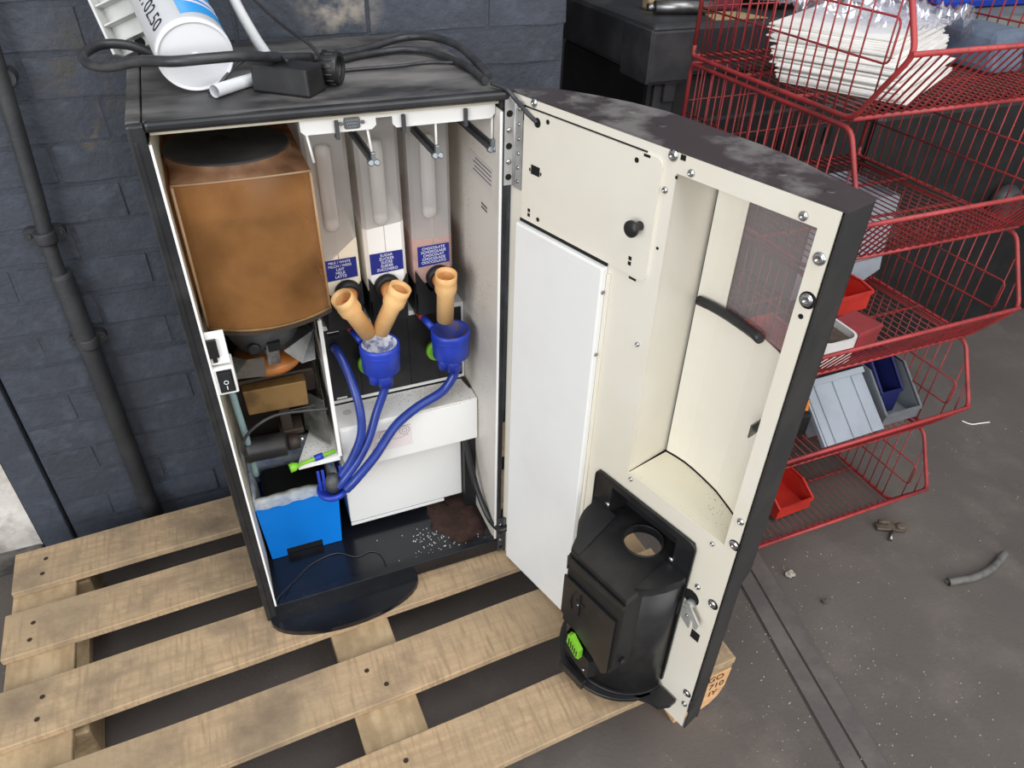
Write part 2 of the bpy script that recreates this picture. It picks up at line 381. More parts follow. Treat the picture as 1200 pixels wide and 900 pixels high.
# brick wall behind the machine: each brick a part, joints recessed
WX0, WX1, WY = -.372, .775, .45
wb = B(); wb.box(WX0, WX1-.006, WY+.0018, WY+.3, FZ, 1.45)
wall = obj('wall_back', wb, 'mortar', kind='structure', label='dark blue grey painted brick wall behind the machine', base=(0, WY, FZ))
CH, BL = .0685, .222
def brick_mesh(L, seed):
    rg = random.Random(seed); b = B()
    b.box(0, L-.0045, 0, .03, 0, CH-.005)
    bmesh.ops.subdivide_edges(b.bm, edges=[e for e in b.bm.edges if e.calc_length() > .1], cuts=4)
    for v in b.bm.verts: v.co += Vector((rg.uniform(-.0016,.0016), rg.uniform(-.0008,.0012), rg.uniform(-.0018,.0018)))
    bmesh.ops.bevel(b.bm, geom=[e for e in b.bm.edges if len(e.link_faces) == 2 and e.calc_face_angle(0) > .6], offset=.0022, segments=2, affect='EDGES')
    return b
row = 0; z = .907-CH*15
protos = {}
while z < 1.42:
    x = WX0 - (BL/2 if row % 2 else 0) - random.uniform(0, .03); k = 0
    while x < WX1-.01:
        x0 = max(x, WX0+.002); x1 = min(x+BL, WX1+random.uniform(-.006, .006) if x+BL > WX1 else x+BL)
        if WX1-x1 < .05: x1 = WX1+random.uniform(-.007, .005)
        L = x1-x0
        if L > .03:
            zz = z+random.uniform(-.002, .002); y = WY+random.uniform(-.0016, .0010)
            if abs(L-BL) < 1e-4:
                key = random.randrange(5)
                if key in protos: inst(protos[key], wall, (x0, y, zz)); x = x1; continue
            bb = brick_mesh(L, row*50+k)
            o = obj('brick', bb, 'paint', wall, local=True); o.location = Vector((x0, y, zz))-ORG[wall.name]; ORG[o.name] = ORG[wall.name]
            if abs(L-BL) < 1e-4: protos[key] = o
        x = x1; k += 1
    z += CH; row += 1
# black vertical band at the end of the brickwork, white wall beyond it
tb = B(); tb.box(-.437, -.379, WY-.004, WY+.3, FZ, 1.45, .003)
obj('trim_1', tb, 'paint', kind='structure', label='black painted vertical band ending the brick wall', base=(-.41, WY, FZ))
lw = B(); lw.box(-2.2, -.441, WY+.004, WY+.3, FZ+.05, 1.45)
obj('wall_left', lw, 'wallwhite', kind='structure', label='white rough painted wall left of the black band', base=(-1, WY, FZ+.05))
pb = B(); pb.box(-2.2, -.441, WY-.012, WY+.3, FZ, FZ+.055, .006)
obj('baseboard_left', pb, 'plinth', kind='structure', label='rough grey plinth under the white wall', base=(-1, WY, FZ))

fw = B(); fw.box(-6, 9, 3.2, 3.4, FZ, 4.5)
obj('wall_far', fw, 'farwall', kind='structure', label='dark far wall of the workshop', base=(1, 3.2, FZ))
# conduit on the wall
pp = thing('wall_pipe', 'black painted pipe running down the brick wall left of the machine', 'pipe', (-.205, .42, FZ))
b = B(); b.tube(cr([(-.176, .426, 1.3), (-.180, .424, 1.0), (-.186, .422, .86), (-.197, .42, .70), (-.206, .42, .60), (-.206, .42, .50)]), .0125, 12); obj('pipe', b, 'pipe', pp)
b = B(); b.lathe([(.0135, 0), (.0185, .004), (.0185, .69), (.0165, .70), (.013, .70)], (-.205, .424, FZ), n=16); obj('sleeve', b, 'pipe', pp)
for zc, xc in ((.625, -.206), (.41, -.202)):
    b = B(); b.prism([(x, .432, z) for x, z in rrect(xc-.034, xc+.03, zc-.012, zc+.012, .011)], (0, .018, 0))
    b.lathe([(.0165, -.011), (.0175, -.007), (.0175, .007), (.0165, .011)], (xc, .42, zc), n=16); cl = obj('clamp', b, 'pipe', pp)
    for sx in (-.026, .023):
        b = B(); b.lathe([(.005, 0), (.004, .003)], (xc+sx, .432, zc), (0,-1,0), 10); obj('screw', b, 'pipe', cl)
b = B(); b.prism([(x, .42, z) for x, z in rrect(-.205, -.165, .868, .892, .011)], (0, .03, 0)); obj('clamp', b, 'pipe', pp)

# ================================================================== PALLET
PA = .0376; pe = Vector((math.cos(PA), math.sin(PA), 0)); pn = Vector((math.sin(PA), -math.cos(PA), 0)); P0 = Vector((-.4519, .34368, 0))
PM = Matrix((pe, -pn, Vector((0,0,1)))).transposed().to_4x4(); PM.translation = P0         # pallet local: x along boards, -y to the front
pal = thing('wooden_pallet', 'worn wooden pallet with five deck boards under the open coffee machine', 'pallet', P0+pe*.6+pn*.39+Vector((0,0,FZ)))
def pbox(name, u0, u1, v0, v1, z0, z1, mat, parent=pal, bev=.0015, jit=0, label=None):
    b = B(); b.box(u0, u1, -v1, -v0, z0, z1, bev, 1)
    if jit:
        bmesh.ops.subdivide_edges(b.bm, edges=[e for e in b.bm.edges if e.calc_length() > .5], cuts=14)
        rg = random.Random(int(v0*1000))
        ph = rg.uniform(0, 6)
        for v in b.bm.verts: v.co.y += jit*math.sin(v.co.x*5+ph)+jit*.6*math.sin(v.co.x*17+ph*2)
    b.xf(PM); return obj(name, b, mat, parent, label=label)
boards = []
for v0, v1, ex in ((0, .106, 0), (.160, .262, -.006), (.327, .437, -.012), (.502, .606, .004), (.681, .784, 0)):
    bo = pbox('deck_board', ex, 1.2025, v0, v1, -.0155, 0, 'wood', jit=.0013); boards.append((bo, v0, v1))
    for u in (.05, .60, 1.15):
        for q in (.35, .72):
            if u == .60 and v0 < .4: continue
            b = B(); b.lathe([(.0045, 0), (.004, .0008)], P0+pe*(u+random.uniform(-.02,.02))+pn*(v0+(v1-v0)*q), n=8); obj('nail', b, 'nail', bo)
for u0, u1 in ((-.002, .108), (.54, .648), (1.09, 1.2)):
    pbox('cross_board', u0, u1, .002, .782, -.0305, -.0158, 'wood2')
    pbox('bottom_board', u0+.006, u1-.006, .002, .782 if u0 < 1 else .66, FZ+.0005, FZ+.022, 'wood2')
    for v0, v1 in ((.002, .10), (.335, .44), (.682, .783)):
        if u0 > 1 and v0 > .6: continue
        pbox('block', u0+.002, u1+.02 if u0 < .1 else u1-.002, v0, v1, FZ+.0225, -.0308, 'wood2', bev=.003)
# corner block with a waney lower corner and stencilled marks
b = B(); b.prism([(1.09, -.783, -.0308), (1.09, -.783, FZ+.0005), (1.145, -.783, FZ+.0005), (1.170, -.783, FZ+.012), (1.187, -.783, FZ+.032), (1.196, -.783, FZ+.06), (1.199, -.783, -.0308)], (0, .10, 0)); b.xf(PM)
cb = obj('block', b, 'woodend', pal, label='corner block stencilled with black letters')
for s, zz, uu in (('GO', -.044, 1.167), ('710', -.070, 1.173), ('IY', -.095, 1.170)):
    text('stencil_mark', s, .0235, 'ink', cb, P0+pe*uu+pn*.7834+Vector((0, 0, zz)), pe+Vector((0,0,.03)), (0, 0, 1))

# ================================================================== COFFEE MACHINE
W, H, D = .47, .9177, .385
mac = thing('coffee_machine', 'black floor-standing coffee vending machine with its cream lined door swung open', 'vending machine', (W/2, D/2, 0))
def mbox(name, x0, x1, y0, y1, z0, z1, mat, bev=.0012, parent=mac, label=None):
    b = B(); b.box(x0, x1, y0, y1, z0, z1, bev, 2); return obj(name, b, mat, parent, label=label)
# shell
mbox('side_panel', 0, .008, .006, D, .004, H-.004, 'shell'); mbox('side_panel', W-.008, W, .006, D, .004, H-.004, 'shell')
mbox('back_panel', .0085, W-.0085, D-.008, D, .004, H-.004, 'shell')
top = mbox('top_panel', .018, W-.004, .0045, D, H-.014, H, 'shelltop', .002)
mbox('top_edge', .0, .0165, .0045, D, H-.012, H+.0005, 'shelltop', .002, top)
mbox('base_panel', .0085, W-.0085, .012, D-.0085, .012, .028, 'blackgloss')
mbox('threshold', .004, W-.004, -.006, .0115, .004, .036, 'blackgloss', .002)
# feet
for x, y in ((.03, .35), (.44, .35), (.44, .03)):
    b = B(); b.cyl((x, y, 0), (x, y, .012), .014, 14); obj('foot', b, 'blackmatte', mac)
# half round plinth plate below the front
pts = [(.008, .04), (.008, -.012)] + [(.148+.142*math.cos(a), -.012-.062*math.sin(a)) for a in [math.pi-(i/18)*math.pi for i in range(19)]] + [(.29, .04)]
b = B(); b.prism([(x, y, .0006) for x, y in pts], (0, 0, .011)); obj('drip_plate', b, 'blackgloss', mac)
# gasket frame round the opening
b = B()
b.box(.0, .019, -.008, .0045, .002, H-.001, .003); obj('gasket', b, 'gasket', mac)
b = B(); b.box(.0045, .009, -.0095, -.0075, .01, H-.02, .0008); obj('gasket_rib', b, 'gasket', mac)
b = B(); b.box(.0195, W-.002, -.010, .0042, .9075, H+.0015, .004); obj('gasket', b, 'gasket', mac)
b = B(); b.box(.461, .4695, -.006, .0055, .037, H-.024, .002); obj('gasket', b, 'gasket', mac)
# liners
mbox('liner', .0195, .0215, -.002, D-.009, .037, H-.025, 'liner', .0004, label='cream inner side sheet')
mbox('liner_edge', .0192, .0225, -.0065, -.0022, .037, H-.025, 'white', .0005)
lr = mbox('liner', .4585, .4605, .0, D-.009, .030, H-.025, 'linerr', .0004, label='cream inner side sheet with coffee specks')
mbox('liner_edge', .4565, .4607, -.0035, -.0005, .040, H-.026, 'white', .0005)
mbox('liner', .0225, .4580, D-.012, D-.009, .030, H-.026, 'liner', .0004)
mbox('roof_liner', .0225, .4580, .006, D-.013, H-.0175, H-.0145, 'liner', .0003)
b = B(); b.box(.4578, .4584, .025, .13, .765, .80); st = obj('sticker', b, 'sticker', mac)
rr = random.Random(3)
for i in range(4):
    b = B(); b.box(.4575, .4579, .032, .032+rr.uniform(.06, .09), .794-i*.0065, .7958-i*.0065); obj('print_line', b, 'greyprint', st)
b = B(); b.box(.4580, .4584, .05, .075, .731, .734); obj('print_line', b, 'greyprint', st)
b = B(); b.box(.4580, .4584, .05, .075, .725, .728); obj('print_line', b, 'greyprint', st)
# switch plate and connector at the left front edge
b = B(); b.box(.0225, .048, -.001, .003, .578, .632, .001); obj('switch_bracket', b, 'white', mac)
b = B(); b.box(.0225, .036, -.006, -.0015, .592, .622, .001); b.box(.018, .0225, -.005, -.0015, .600, .612); b.box(.026, .032, -.0045, -.0015, .584, .592); obj('cable_clip', b, 'black', mac)
sw = B(); sw.box(.0215, .050, -.004, .03, .527, .574, .0015); sw = obj('switch_plate', sw, 'white', mac)
b = B(); b.box(.0255, .0465, -.0055, -.0045, .531, .570, .0005); obj('switch_frame', b, 'black', sw)
b = B(); b.hexa([(.028, -.011, .535), (.044, -.011, .535), (.044, -.0056, .535), (.028, -.0056, .535)], [(.028, -.0066, .566), (.044, -.0066, .566), (.044, -.0056, .566), (.028, -.0056, .566)], .0005); obj('rocker', b, 'black', sw)
b = B(); b.tube([Vector((.036+.003*math.cos(a), -.0108, .552+.003*math.sin(a))) for a in [i*math.pi/6 for i in range(12)]], .0005, 5, True); b.box(.0355, .0365, -.0115, -.0105, .540, .546); obj('switch_mark', b, 'print', sw)

# hinge at the upper right corner
def hinge(z0, z1, mat):
    b = B(); b.box(.4615, .4745, -.0086, -.0066, z0, z1, .0004); hp = obj('hinge', b, mat, mac)
    b = B(); b.cyl((.4762, -.0090, z0), (.4762, -.0090, z1), .0026, 12); obj('hinge_pin', b, mat, hp)
    k = int((z1-z0)/.022)
    for i in range(k):
        zz = z0+.012+i*.022
        b = B()
        if i % 2: b.lathe([(.0042, 0), (.0034, .0016), (.001, .002)], (.468, -.0086, zz), (0,-1,0), 10); obj('screw', b, 'chrome', hp)
        else: b.lathe([(.0046, 0), (.0046, .0005)], (.468, -.0086, zz), (0,-1,0), 12); obj('hole', b, 'void', hp)
hinge(.79, .912, 'hinge'); hinge(.005, .10, 'darkgrey')
# rubber strap and cable near the lower hinge
b = B(); b.tube(cr([(.437, .115, .23), (.440, .09, .17), (.446, .06, .115), (.4545, .02, .078), (.464, -.012, .075), (.479, -.02, .083), (.492, -.016, .09)]), .006, 8); obj('door_strap', b, 'black', mac)
# cable from the roof into the door


# white bracket with serial port, hooks, rods and lever arms
b = B(); b.prism([(x, .018, z) for x, z in [(.194, .884)] + [(.199, .879), (.285, .879), (.291, .884), (.291, .893), (.313, .893), (.313, .883), (.318, .878), (.451, .878), (.4575, .884), (.4575, .903), (.194, .903)]], (0, .003, 0))
br = obj('front_bracket', b, 'white', mac)
b = B(); b.prism([(x, .0165, z) for x, z in rrect(.249, .270, .882, .897, .003)], (0, .0014, 0)); po = obj('serial_port', b, 'steel', br)
for x in (.2455, .2735):
    b = B(); b.lathe([(.003, 0), (.0026, .002)], (x, .018, .8895), (0,-1,0), 8); obj('screw', b, 'chrome', br)
b = B(); b.prism([(x, .0155, z) for x, z in [(.251, .894), (.268, .894), (.265, .8845), (.254, .8845)]], (0, .001, 0)); obj('port_face', b, 'zinc', br)
b = B()
for i in range(5): b.cyl((.2535+i*.003, .0158, .8915), (.2535+i*.003, .015, .8915), .0008, 6)
for i in range(4): b.cyl((.255+i*.003, .0158, .8875), (.255+i*.003, .015, .8875), .0008, 6)
obj('pins', b, 'void', br)
for x in (.2395, .327, .4135):
    b = B(); b.box(x-.0027, x+.0027, .0125, .0178, .871, .895, .0012); b.box(x-.0027, x+.0027, .0178, .026, .871, .875, .001); obj('hook', b, 'darkgrey', mac)
for x0, x1, zb in ((.2795, .284, .84), (.3735, .3735, .84), (.4555, .4555, .84)):
    b = B(); b.cyl((x0, .0245, .885), (x1, .0245, zb), .0017, 8); obj('rod', b, 'white', mac)
    b = B(); b.box(x1-.0045, x1+.0002, .026, .27, .830, .838, .0008); b.box(x1+.0008, x1+.0025, .026, .27, .830, .842, .0004); lv = obj('lever_arm', b, 'darkgrey', mac)
    for dx in (-.004, .004):
        b = B(); b.lathe([(.0045, 0), (.0045, .006), (.003, .007)], (x1+dx, .024, .833), (0,-1,.2), 10); obj('bolt', b, 'zinc', lv)
    b = B(); b.box(x1-.003, x1+.003, .018, .0245, .832, .848, .001); obj('clevis', b, 'zinc', lv)
b = B(); b.cyl((.2005, .0225, .885), (.206, .0225, .842), .0017, 8); obj('rod', b, 'white', mac)

# mixer panel: white framed box with black face, and the white shelf box below it
b = B(); b.box(.1915, .4575, .168, .372, .335, .505, .001); obj('mixer_housing', b, 'white', mac)
b = B(); b.box(.1985, .4515, .1655, .1675, .344, .497, .0006); mp = obj('mixer_panel', b, 'black', mac)
for x in (.255, .302, .349, .405):
    b = B(); b.box(x-.0006, x+.0006, .1650, .1656, .345, .496); obj('panel_seam', b, 'void', mp)
b = B(); b.box(.206, .226, .1648, .1656, .486, .493); obj('slot', b, 'void', mp)
b = B(); b.box(.206, .226, .1640, .1648, .4925, .4938); b.box(.206, .225, .1645, .1655, .347, .3505); obj('label_strip', b, 'white', mp)
b = B(); b.box(.1925, .4575, .0945, .1665, .235, .3335, .002); sh = obj('shelf_box', b, 'whitedirty', mac)
b = B(); b.box(.1940, .4560, .0925, .0943, .237, .330, .0015); obj('shelf_front', b, 'white', sh)
b = B(); b.lathe([(.008, 0), (.008, .001)], (.217, .137, .3336), n=16); obj('plug', b, 'sticker', sh)
stk = B(); stk.box(.245, .325, .0917, .0924, .262, .312); stk = obj('diagram_sticker', stk, 'pinksticker', sh)
for cx, cz in ((.2725, .298), (.311, .300)):
    for r in (.0095, .0045):
        b = B(); b.tube([Vector((cx+r*math.cos(a), .0916, cz+r*math.sin(a))) for a in [i*math.pi/8 for i in range(16)]], .0004, 4, True); obj('diagram_line', b, 'greyprint', stk)
b = B(); b.tube(cr([(.248, .0916, .268), (.258, .0916, .285), (.28, .0916, .287), (.297, .0916, .284), (.318, .0916, .289)]), .0004, 4); obj('diagram_line', b, 'greyprint', stk)
b = B(); b.tube([(.262, .0916, .309), (.322, .0916, .311)], .0004, 4); obj('diagram_line', b, 'greyprint', stk)
b = B(); b.box(.193, .433, .128, .30, .058, .2345, .002); lb = obj('boiler_cover', b, 'white', mac)
b = B(); b.box(.193, .392, .127, .129, .050, .0575, .0006); obj('cover_lip', b, 'white', lb)
b = B(); b.box(.434, .4580, .11, .30, .03, .2345); obj('side_gap_cover', b, 'blackmatte', mac)
b = B(); b.tube(cr([(.452, .164, .335), (.455, .13, .330), (.4575, .098, .322)]), .004, 6); obj('grime_bead', b, 'coffee', mac)
# divider between grinder bay and mixers with the fold at its foot
b = B(); b.box(.1865, .1900, .082, .372, .285, .572, .0006); obj('divider', b, 'whitedirty', mac)
b = B(); b.box(.1840, .1905, .0785, .0818, .285, .572, .0006); obj('divider_edge', b, 'white', mac)
b = B(); b.prism([(.112, .080, .285), (.1862, .080, .285), (.1862, .20, .285), (.160, .20, .285)], (0, 0, .003)); fo = obj('divider_foot', b, 'whitedirty', mac)
b = B(); b.prism([(.112, .0775, .278), (.1862, .0775, .278), (.1862, .0795, .278), (.112, .0795, .278)], (0, 0, .010)); obj('foot_lip', b, 'white', fo)

# mixers
def mixer(cx, cy, zr, powder):
    m_ = B(); zb = zr-.058
    m_.lathe([(.0, zb-.004), (.020, zb-.004), (.0325, zb+.006), (.0335, zb+.04), (.0345, zr-.006), (.0335, zr), (.0308, zr), (.0285, zr-.006), (.012, zr-.03), (.0, zr-.034)], (cx, cy, 0), n=32, caps=(False, False))
    o = obj('mixer_bowl', m_, 'bluemix', mac)
    b = B(); b.lathe([(.0302, zr-.0012), (.0278, zr-.0066), (.0130, zr-.0256), (.0, zr-.0262)], (cx, cy, 0), n=24, caps=(False, False)); obj('bowl_lining', b, powder, o)
    b = B(); b.lathe([(.0, 0), (.0075, 0), (.0075, .004), (.0, .004)], (cx+.004, cy-.006, zr-.027), n=12, caps=(False, False)); obj('drain', b, 'coffee', o)
    b = B(); b.lathe([(.0345, -.002), (.0351, 0), (.0345, .002)], (cx, cy, zr-.014), n=32, caps=(False, False)); obj('bowl_ring', b, 'bluemix', o)
    b = B(); b.cyl((cx+.002, cy-.004, zb+.002), (cx+.004, cy-.004, zb-.028), .0155, 18, .013); b.cyl((cx-.014, cy+.004, zb), (cx-.012, cy+.004, zb-.024), .011, 14); b.cyl((cx, cy, zb-.012), (cx, cy+.055, zb-.012), .013, 16); obj('whipper', b, 'bluemix', o)
    b = B(); b.lathe([(.021, 0), (.021, .008), (.017, .011)], (cx-.012, cy+.05, zb-.012), (0,-1,0), 20); obj('lock_ring', b, 'green', o)
    b = B(); b.lathe([(.017, 0), (.017, .006)], (cx-.012, cy+.064, zb-.012), (0,-1,0), 18); obj('shaft_plate', b, 'black', o)
    b = B(); b.cyl((cx-.026, cy+.02, zr-.004), (cx-.035, cy+.046, zr+.004), .0062, 12); obj('water_inlet', b, 'bluemix', o)
    b = B(); b.cyl((cx-.035, cy+.046, zr+.004), (cx-.040, cy+.0665, zr+.008), .0068, 10); obj('inlet_valve', b, 'red', o)
    return (cx+.004, cy-.004, zb-.026)
o1 = mixer(.2815, .098, .497, 'bluepowder')
o2 = mixer(.4085, .098, .497, 'bluedirty')
# blue drain tubes
PUMP = (.166, .058, .262)
b = B(); b.tube(cr([o1, (.279, .092, .395), (.262, .086, .360), (.240, .070, .318), (.215, .058, .285), (.188, .050, .258), (.172, .050, .240)]), .0078, 12); obj('drain_tube', b, 'bluetube', mac)
b = B(); b.tube(cr([o2, (.409, .092, .398), (.385, .088, .372), (.335, .084, .352), (.290, .074, .328), (.245, .052, .290), (.205, .040, .258), (.184, .040, .238)]), .0085, 12); obj('drain_tube', b, 'bluetube', mac)
b = B(); b.tube(cr([(.213, .164, .462), (.217, .142, .465), (.226, .115, .435), (.232, .085, .392), (.228, .066, .34), (.205, .058, .292), (.180, .056, .258)]), .0078, 12); obj('drain_tube', b, 'bluetube', mac)
# manifold that takes the tubes, green lever across the foot
b = B(); b.lathe([(.0, .222), (.026, .222), (.028, .226), (.028, .232), (.022, .234), (.022, .229), (.0, .229)], (.162, .060, 0), n=20, caps=(False, False)); man = obj('tube_manifold', b, 'bluemix', mac)
b = B(); b.lathe([(.014, .230), (.0145, .25), (.010, .262), (.0, .264)], (.165, .058, 0), n=16, caps=(True, False)); obj('valve_dome', b, 'darkgrey', man)
for x in (.142, .150, .181):
    b = B(); b.box(x-.0025, x+.0025, .058, .062, .23, .279, .0008); obj('strut', b, 'bluemix', man)
b = B(); b.cyl((.113, .074, .2925), (.180, .084, .297), .0034, 10); b.lathe([(.0085, -.016), (.0085, -.008), (.0045, .0)], (.113, .074, .2925), (.067, .01, .0045), 12); gl = obj('green_lever', b, 'green', mac)
b = B(); b.cyl((.142, .0783, .2945), (.157, .0806, .2955), .0058, 12); obj('lever_clip', b, 'bluemix', gl)

# grinder bay
b = B(); b.box(.0225, .1855, .33, .372, .10, .60); obj('bay_back', b, 'darkmech', mac)
b = B(); n = 24
b.rings([[(.104+.062*math.cos(a)*s_, .135+.075*math.sin(a)*s_, z_) for a in [i*2*math.pi/n for i in range(n)]] for s_, z_ in ((.80, .532), (.9, .545), (1.0, .572), (1.0, .600))]); gr = obj('grinder_collar', b, 'darkgrey', mac)
b = B(); b.lathe([(.010, 0), (.010, .004), (.006, .005)], (.083, .066, .551), (0, -1, .1), 16); obj('collar_cap', b, 'blackmatte', gr)
b = B(); b.box(.103, .122, .058, .068, .545, .560); obj('collar_slot', b, 'void', gr)
b = B(); b.prism([(.043, .070, .500), (.092, .058, .503), (.094, .056, .540), (.070, .060, .538), (.043, .085, .535)], (.0004, .0012, 0)); b.prism([(.043, .070, .500), (.043, .085, .535), (.043, .16, .535), (.043, .15, .50)], (.0012, 0, 0)); obj('deflector', b, 'steel', mac)
b = B(); b.prism([(.125, .062, .540), (.149, .060, .512), (.170, .060, .515), (.178, .10, .545), (.150, .12, .560)], (.0004, .0012, .001)); obj('deflector', b, 'steel', mac)
b = B(); b.prism([(.178, .062, .512), (.178, .062, .598), (.178, .16, .598), (.178, .16, .512)], (.0012, 0, 0)); obj('deflector', b, 'steel', mac)
b = B(); b.prism([(.099, .060, .520), (.117, .060, .520), (.119, .062, .548), (.117, .066, .553), (.101, .066, .553), (.098, .062, .548)], (0, .004, 0)); mb = obj('motor_bracket', b, 'steel', mac)
b = B(); b.lathe([(.0042, 0), (.0042, .002)], (.108, .060, .530), (0,-1,0), 10); obj('screw', b, 'chrome', mb)
b = B(); b.lathe([(.0, .0), (.048, .0), (.055, .010), (.055, .020), (.0, .020)], (.105, .135, .480), n=28, caps=(False, False)); cd_ = obj('grounds_cup', b, 'copper', mac)
b = B(); b.box(.040, .170, .13, .30, .405, .452, .003); bu = obj('brew_unit', b, 'darkmech', mac)
b = B(); b.rings([[(.105+.045*math.cos(a)*s_, .185+.035*math.sin(a)*s_, z_) for a in [i*2*math.pi/20 for i in range(20)]] for s_, z_ in ((1, .452), (.95, .458), (.5, .460))]); obj('piston', b, 'brass', bu)
b = B(); b.hexa([(.052, .100, .402), (.150, .094, .404), (.150, .128, .404), (.052, .128, .402)], [(.050, .108, .446), (.152, .102, .448), (.152, .128, .448), (.050, .128, .446)], .0015); obj('brew_tray', b, 'brass', bu)
b = B(); b.box(.100, .118, .105, .12, .34, .405, .002); b.box(.095, .135, .10, .14, .34, .352, .002); obj('drop_arm', b, 'darkmech', mac)
b = B(); b.prism([(.115, .112, .385), (.160, .105, .390), (.150, .135, .37), (.112, .138, .37)], (0, 0, .002)); obj('tray_plate', b, 'steel', mac)
b = B(); b.lathe([(.0, 0), (.021, 0), (.0225, .003), (.0225, .010), (.0215, .011), (.0215, .068), (.018, .070), (.012, .074), (.0, .074)], (.032, .092, .336), (1, -.10, .03), 24, (False, False)); mo = obj('motor', b, 'black', mac)
b = B(); b.lathe([(.014, 0), (.012, .018), (.0, .018)], (.106, .0845, .338), (1, -.1, .03), 16, (True, False)); obj('motor_gear', b, 'darkmech', mo)
b = B(); b.lathe([(.003, 0), (.002, .002)], (.128, .08, .345), (0, -1, .5), 8); obj('screw', b, 'chrome', mo)
b = B(); b.tube(cr([(.034, .075, .335), (.030, .066, .360), (.040, .064, .388), (.065, .070, .404), (.095, .078, .408), (.135, .082, .402), (.178, .078, .398)]), .0028, 8); obj('motor_cable', b, 'cable', mac)
b = B(); b.tube(cr([(.036, .07, .52), (.037, .075, .45), (.040, .085, .36), (.040, .10, .27)]), .0055, 8); obj('side_hose', b, 'aqua', mac)
b = B(); b.tube([Vector((.037+.0058*math.cos(i*.9), .074+.0058*math.sin(i*.9), .505-i*.0012)) for i in range(30)], .0007, 4); obj('string_wrap', b, 'bluemix', mac)
b = B(); b.prism([(.175, .10, .30), (.175, .10, .40), (.183, .22, .42), (.183, .22, .30)], (.0015, 0, 0)); b.prism([(.140, .16, .30), (.175, .10, .30), (.175, .10, .40), (.145, .16, .39)], (.001, .001, 0)); obj('splash_guard', b, 'guard', mac)

# spilled powder on the base plate
b = B(); rg = random.Random(5)
cx, cy = .412, .105; pts = [(cx+(.062+rg.uniform(-.010, .010))*math.cos(a), cy+(.092+rg.uniform(-.014, .012))*math.sin(a)) for a in [i*2*math.pi/36 for i in range(36)]]
pts = [(min(x, .457), max(.016, y)) for x, y in pts]
b.rings([[(x, y, .0284) for x, y in pts], [(cx+(x-cx)*.75, cy+(y-cy)*.75, .0315) for x, y in pts], [(cx+(x-cx)*.3, cy+(y-cy)*.3, .0325) for x, y in pts]]); sp = obj('coffee_spill', b, 'spill', mac)
b = B()
for i in range(150):
    x = rg.gauss(.36, .04); y = rg.uniform(.014, .09)
    if not .19 < x < .455: continue
    r = rg.uniform(.0004, .0009); b.box(x-r, x+r, y-r, y+r, .0281, .0281+r)
obj('sugar_grains', b, 'sugar', mac, kind='stuff')
# thin black wire lying over the base plate
b = B(); b.tube(cr([(.022, -.002, .042), (.030, .012, .040), (.06, .045, .0295), (.10, .075, .0297), (.15, .085, .0297), (.185, .062, .0297), (.215, .065, .0297), (.232, .05, .030), (.236, .018, .0365)]), .0011, 6); obj('loose_wire', b, 'cable', mac)

# ================================================================== DOOR (part of the machine)
PHI = 1.284925; e1 = Vector((math.cos(PHI), -math.sin(PHI), 0)); ni = Vector((-math.sin(PHI), -math.cos(PHI), 0)); H0 = Vector((.476, 0, 0))
DM = Matrix((e1, ni, Vector((0,0,1)))).transposed().to_4x4(); DM.translation = H0          # door local: u along the leaf, t inward, z up
def DP(u, t, z): return H0+e1*u+ni*t+Vector((0,0,z))
prof = [(0, -.020), (.006, -.034), (.016, -.044), (.045, -.060), (.083, -.076), (.13, -.090), (.181, -.0985), (.23, -.0975), (.279, -.0935), (.31, -.0915), (.335, -.0900), (.365, -.0855), (.395, -.0790), (.425, -.0690), (.462, -.0590), (.492, -.0500)]
def bow(u):
    for (a, ta), (b_, tb_) in zip(prof, prof[1:]):
        if a <= u <= b_: return ta+(tb_-ta)*(u-a)/(b_-a)
    return prof[-1][1]
WU0, WU1, WZ0, WZ1 = .335, .462, .705, .884
b = B(); us = [p[0] for p in prof]
b.grid_sheet(us, [0.002, .06, .33, .352, .372, WZ0, WZ1, H-.003], lambda u, v: not ((WU0 < u < WU1 and WZ0 < v < WZ1) or (.23 < u < .425 and .06 < v < .33)), lambda u, v, k: (u, bow(u)*(.70 if v < .36 else 1)+k, v), .003)
b.prism([(.4892, -.001, .002), (.4892, -.0352, .010), (.4892, -.0352, .352), (.4892, -.0502, .372), (.4892, -.0502, H-.003), (.4892, -.001, H-.003)], (.0028, 0, 0)); b.box(0, .003, -.02, -.001, .002, H-.003)
b.xf(DM); door = obj('door', b, 'doorside', mac, label='black bowed door leaf')
def dobj(name, b, mat, label=None): b.xf(DM); return obj(name, b, mat, door, label=label)
b = B(); b.prism([(-.002, -.0005, H-.0028)]+[(u if u else -.002, t-.001, H-.0028) for u, t in prof]+[(.4925, -.0005, H-.0028)], (0, 0, .0030)); dobj('door_top', b, 'doortop')
for u, t in ((.07, -.045), (.16, -.06), (.22, -.05), (.40, -.03), (.455, -.03)):
    b = B(); b.lathe([(.006, 0), (.005, .0012), (.002, .0006)], (u, t, H), n=10); dobj('top_rivet', b, 'doortop')
# inner sheet with the openings
RU0, RU1, RZ0, RZ1 = .291, .468, .437, .892
DU0, DU1, DZ0, DZ1 = .268, .402, .334, .394; DZL = .085
us = sorted({0, DU0, RU0, DU1, RU1, .487}); zs = sorted({.002, DZL, DZ1, RZ0, RZ1, H-.003})
b = B(); b.grid_sheet(us, zs, lambda u, v: not ((RU0 < u < RU1 and RZ0 < v < RZ1) or (DU0 < u < DU1 and DZL < v < DZ1)), lambda u, v, k: (u, -k, v), .0022); dobj('inner_sheet', b, 'cream')
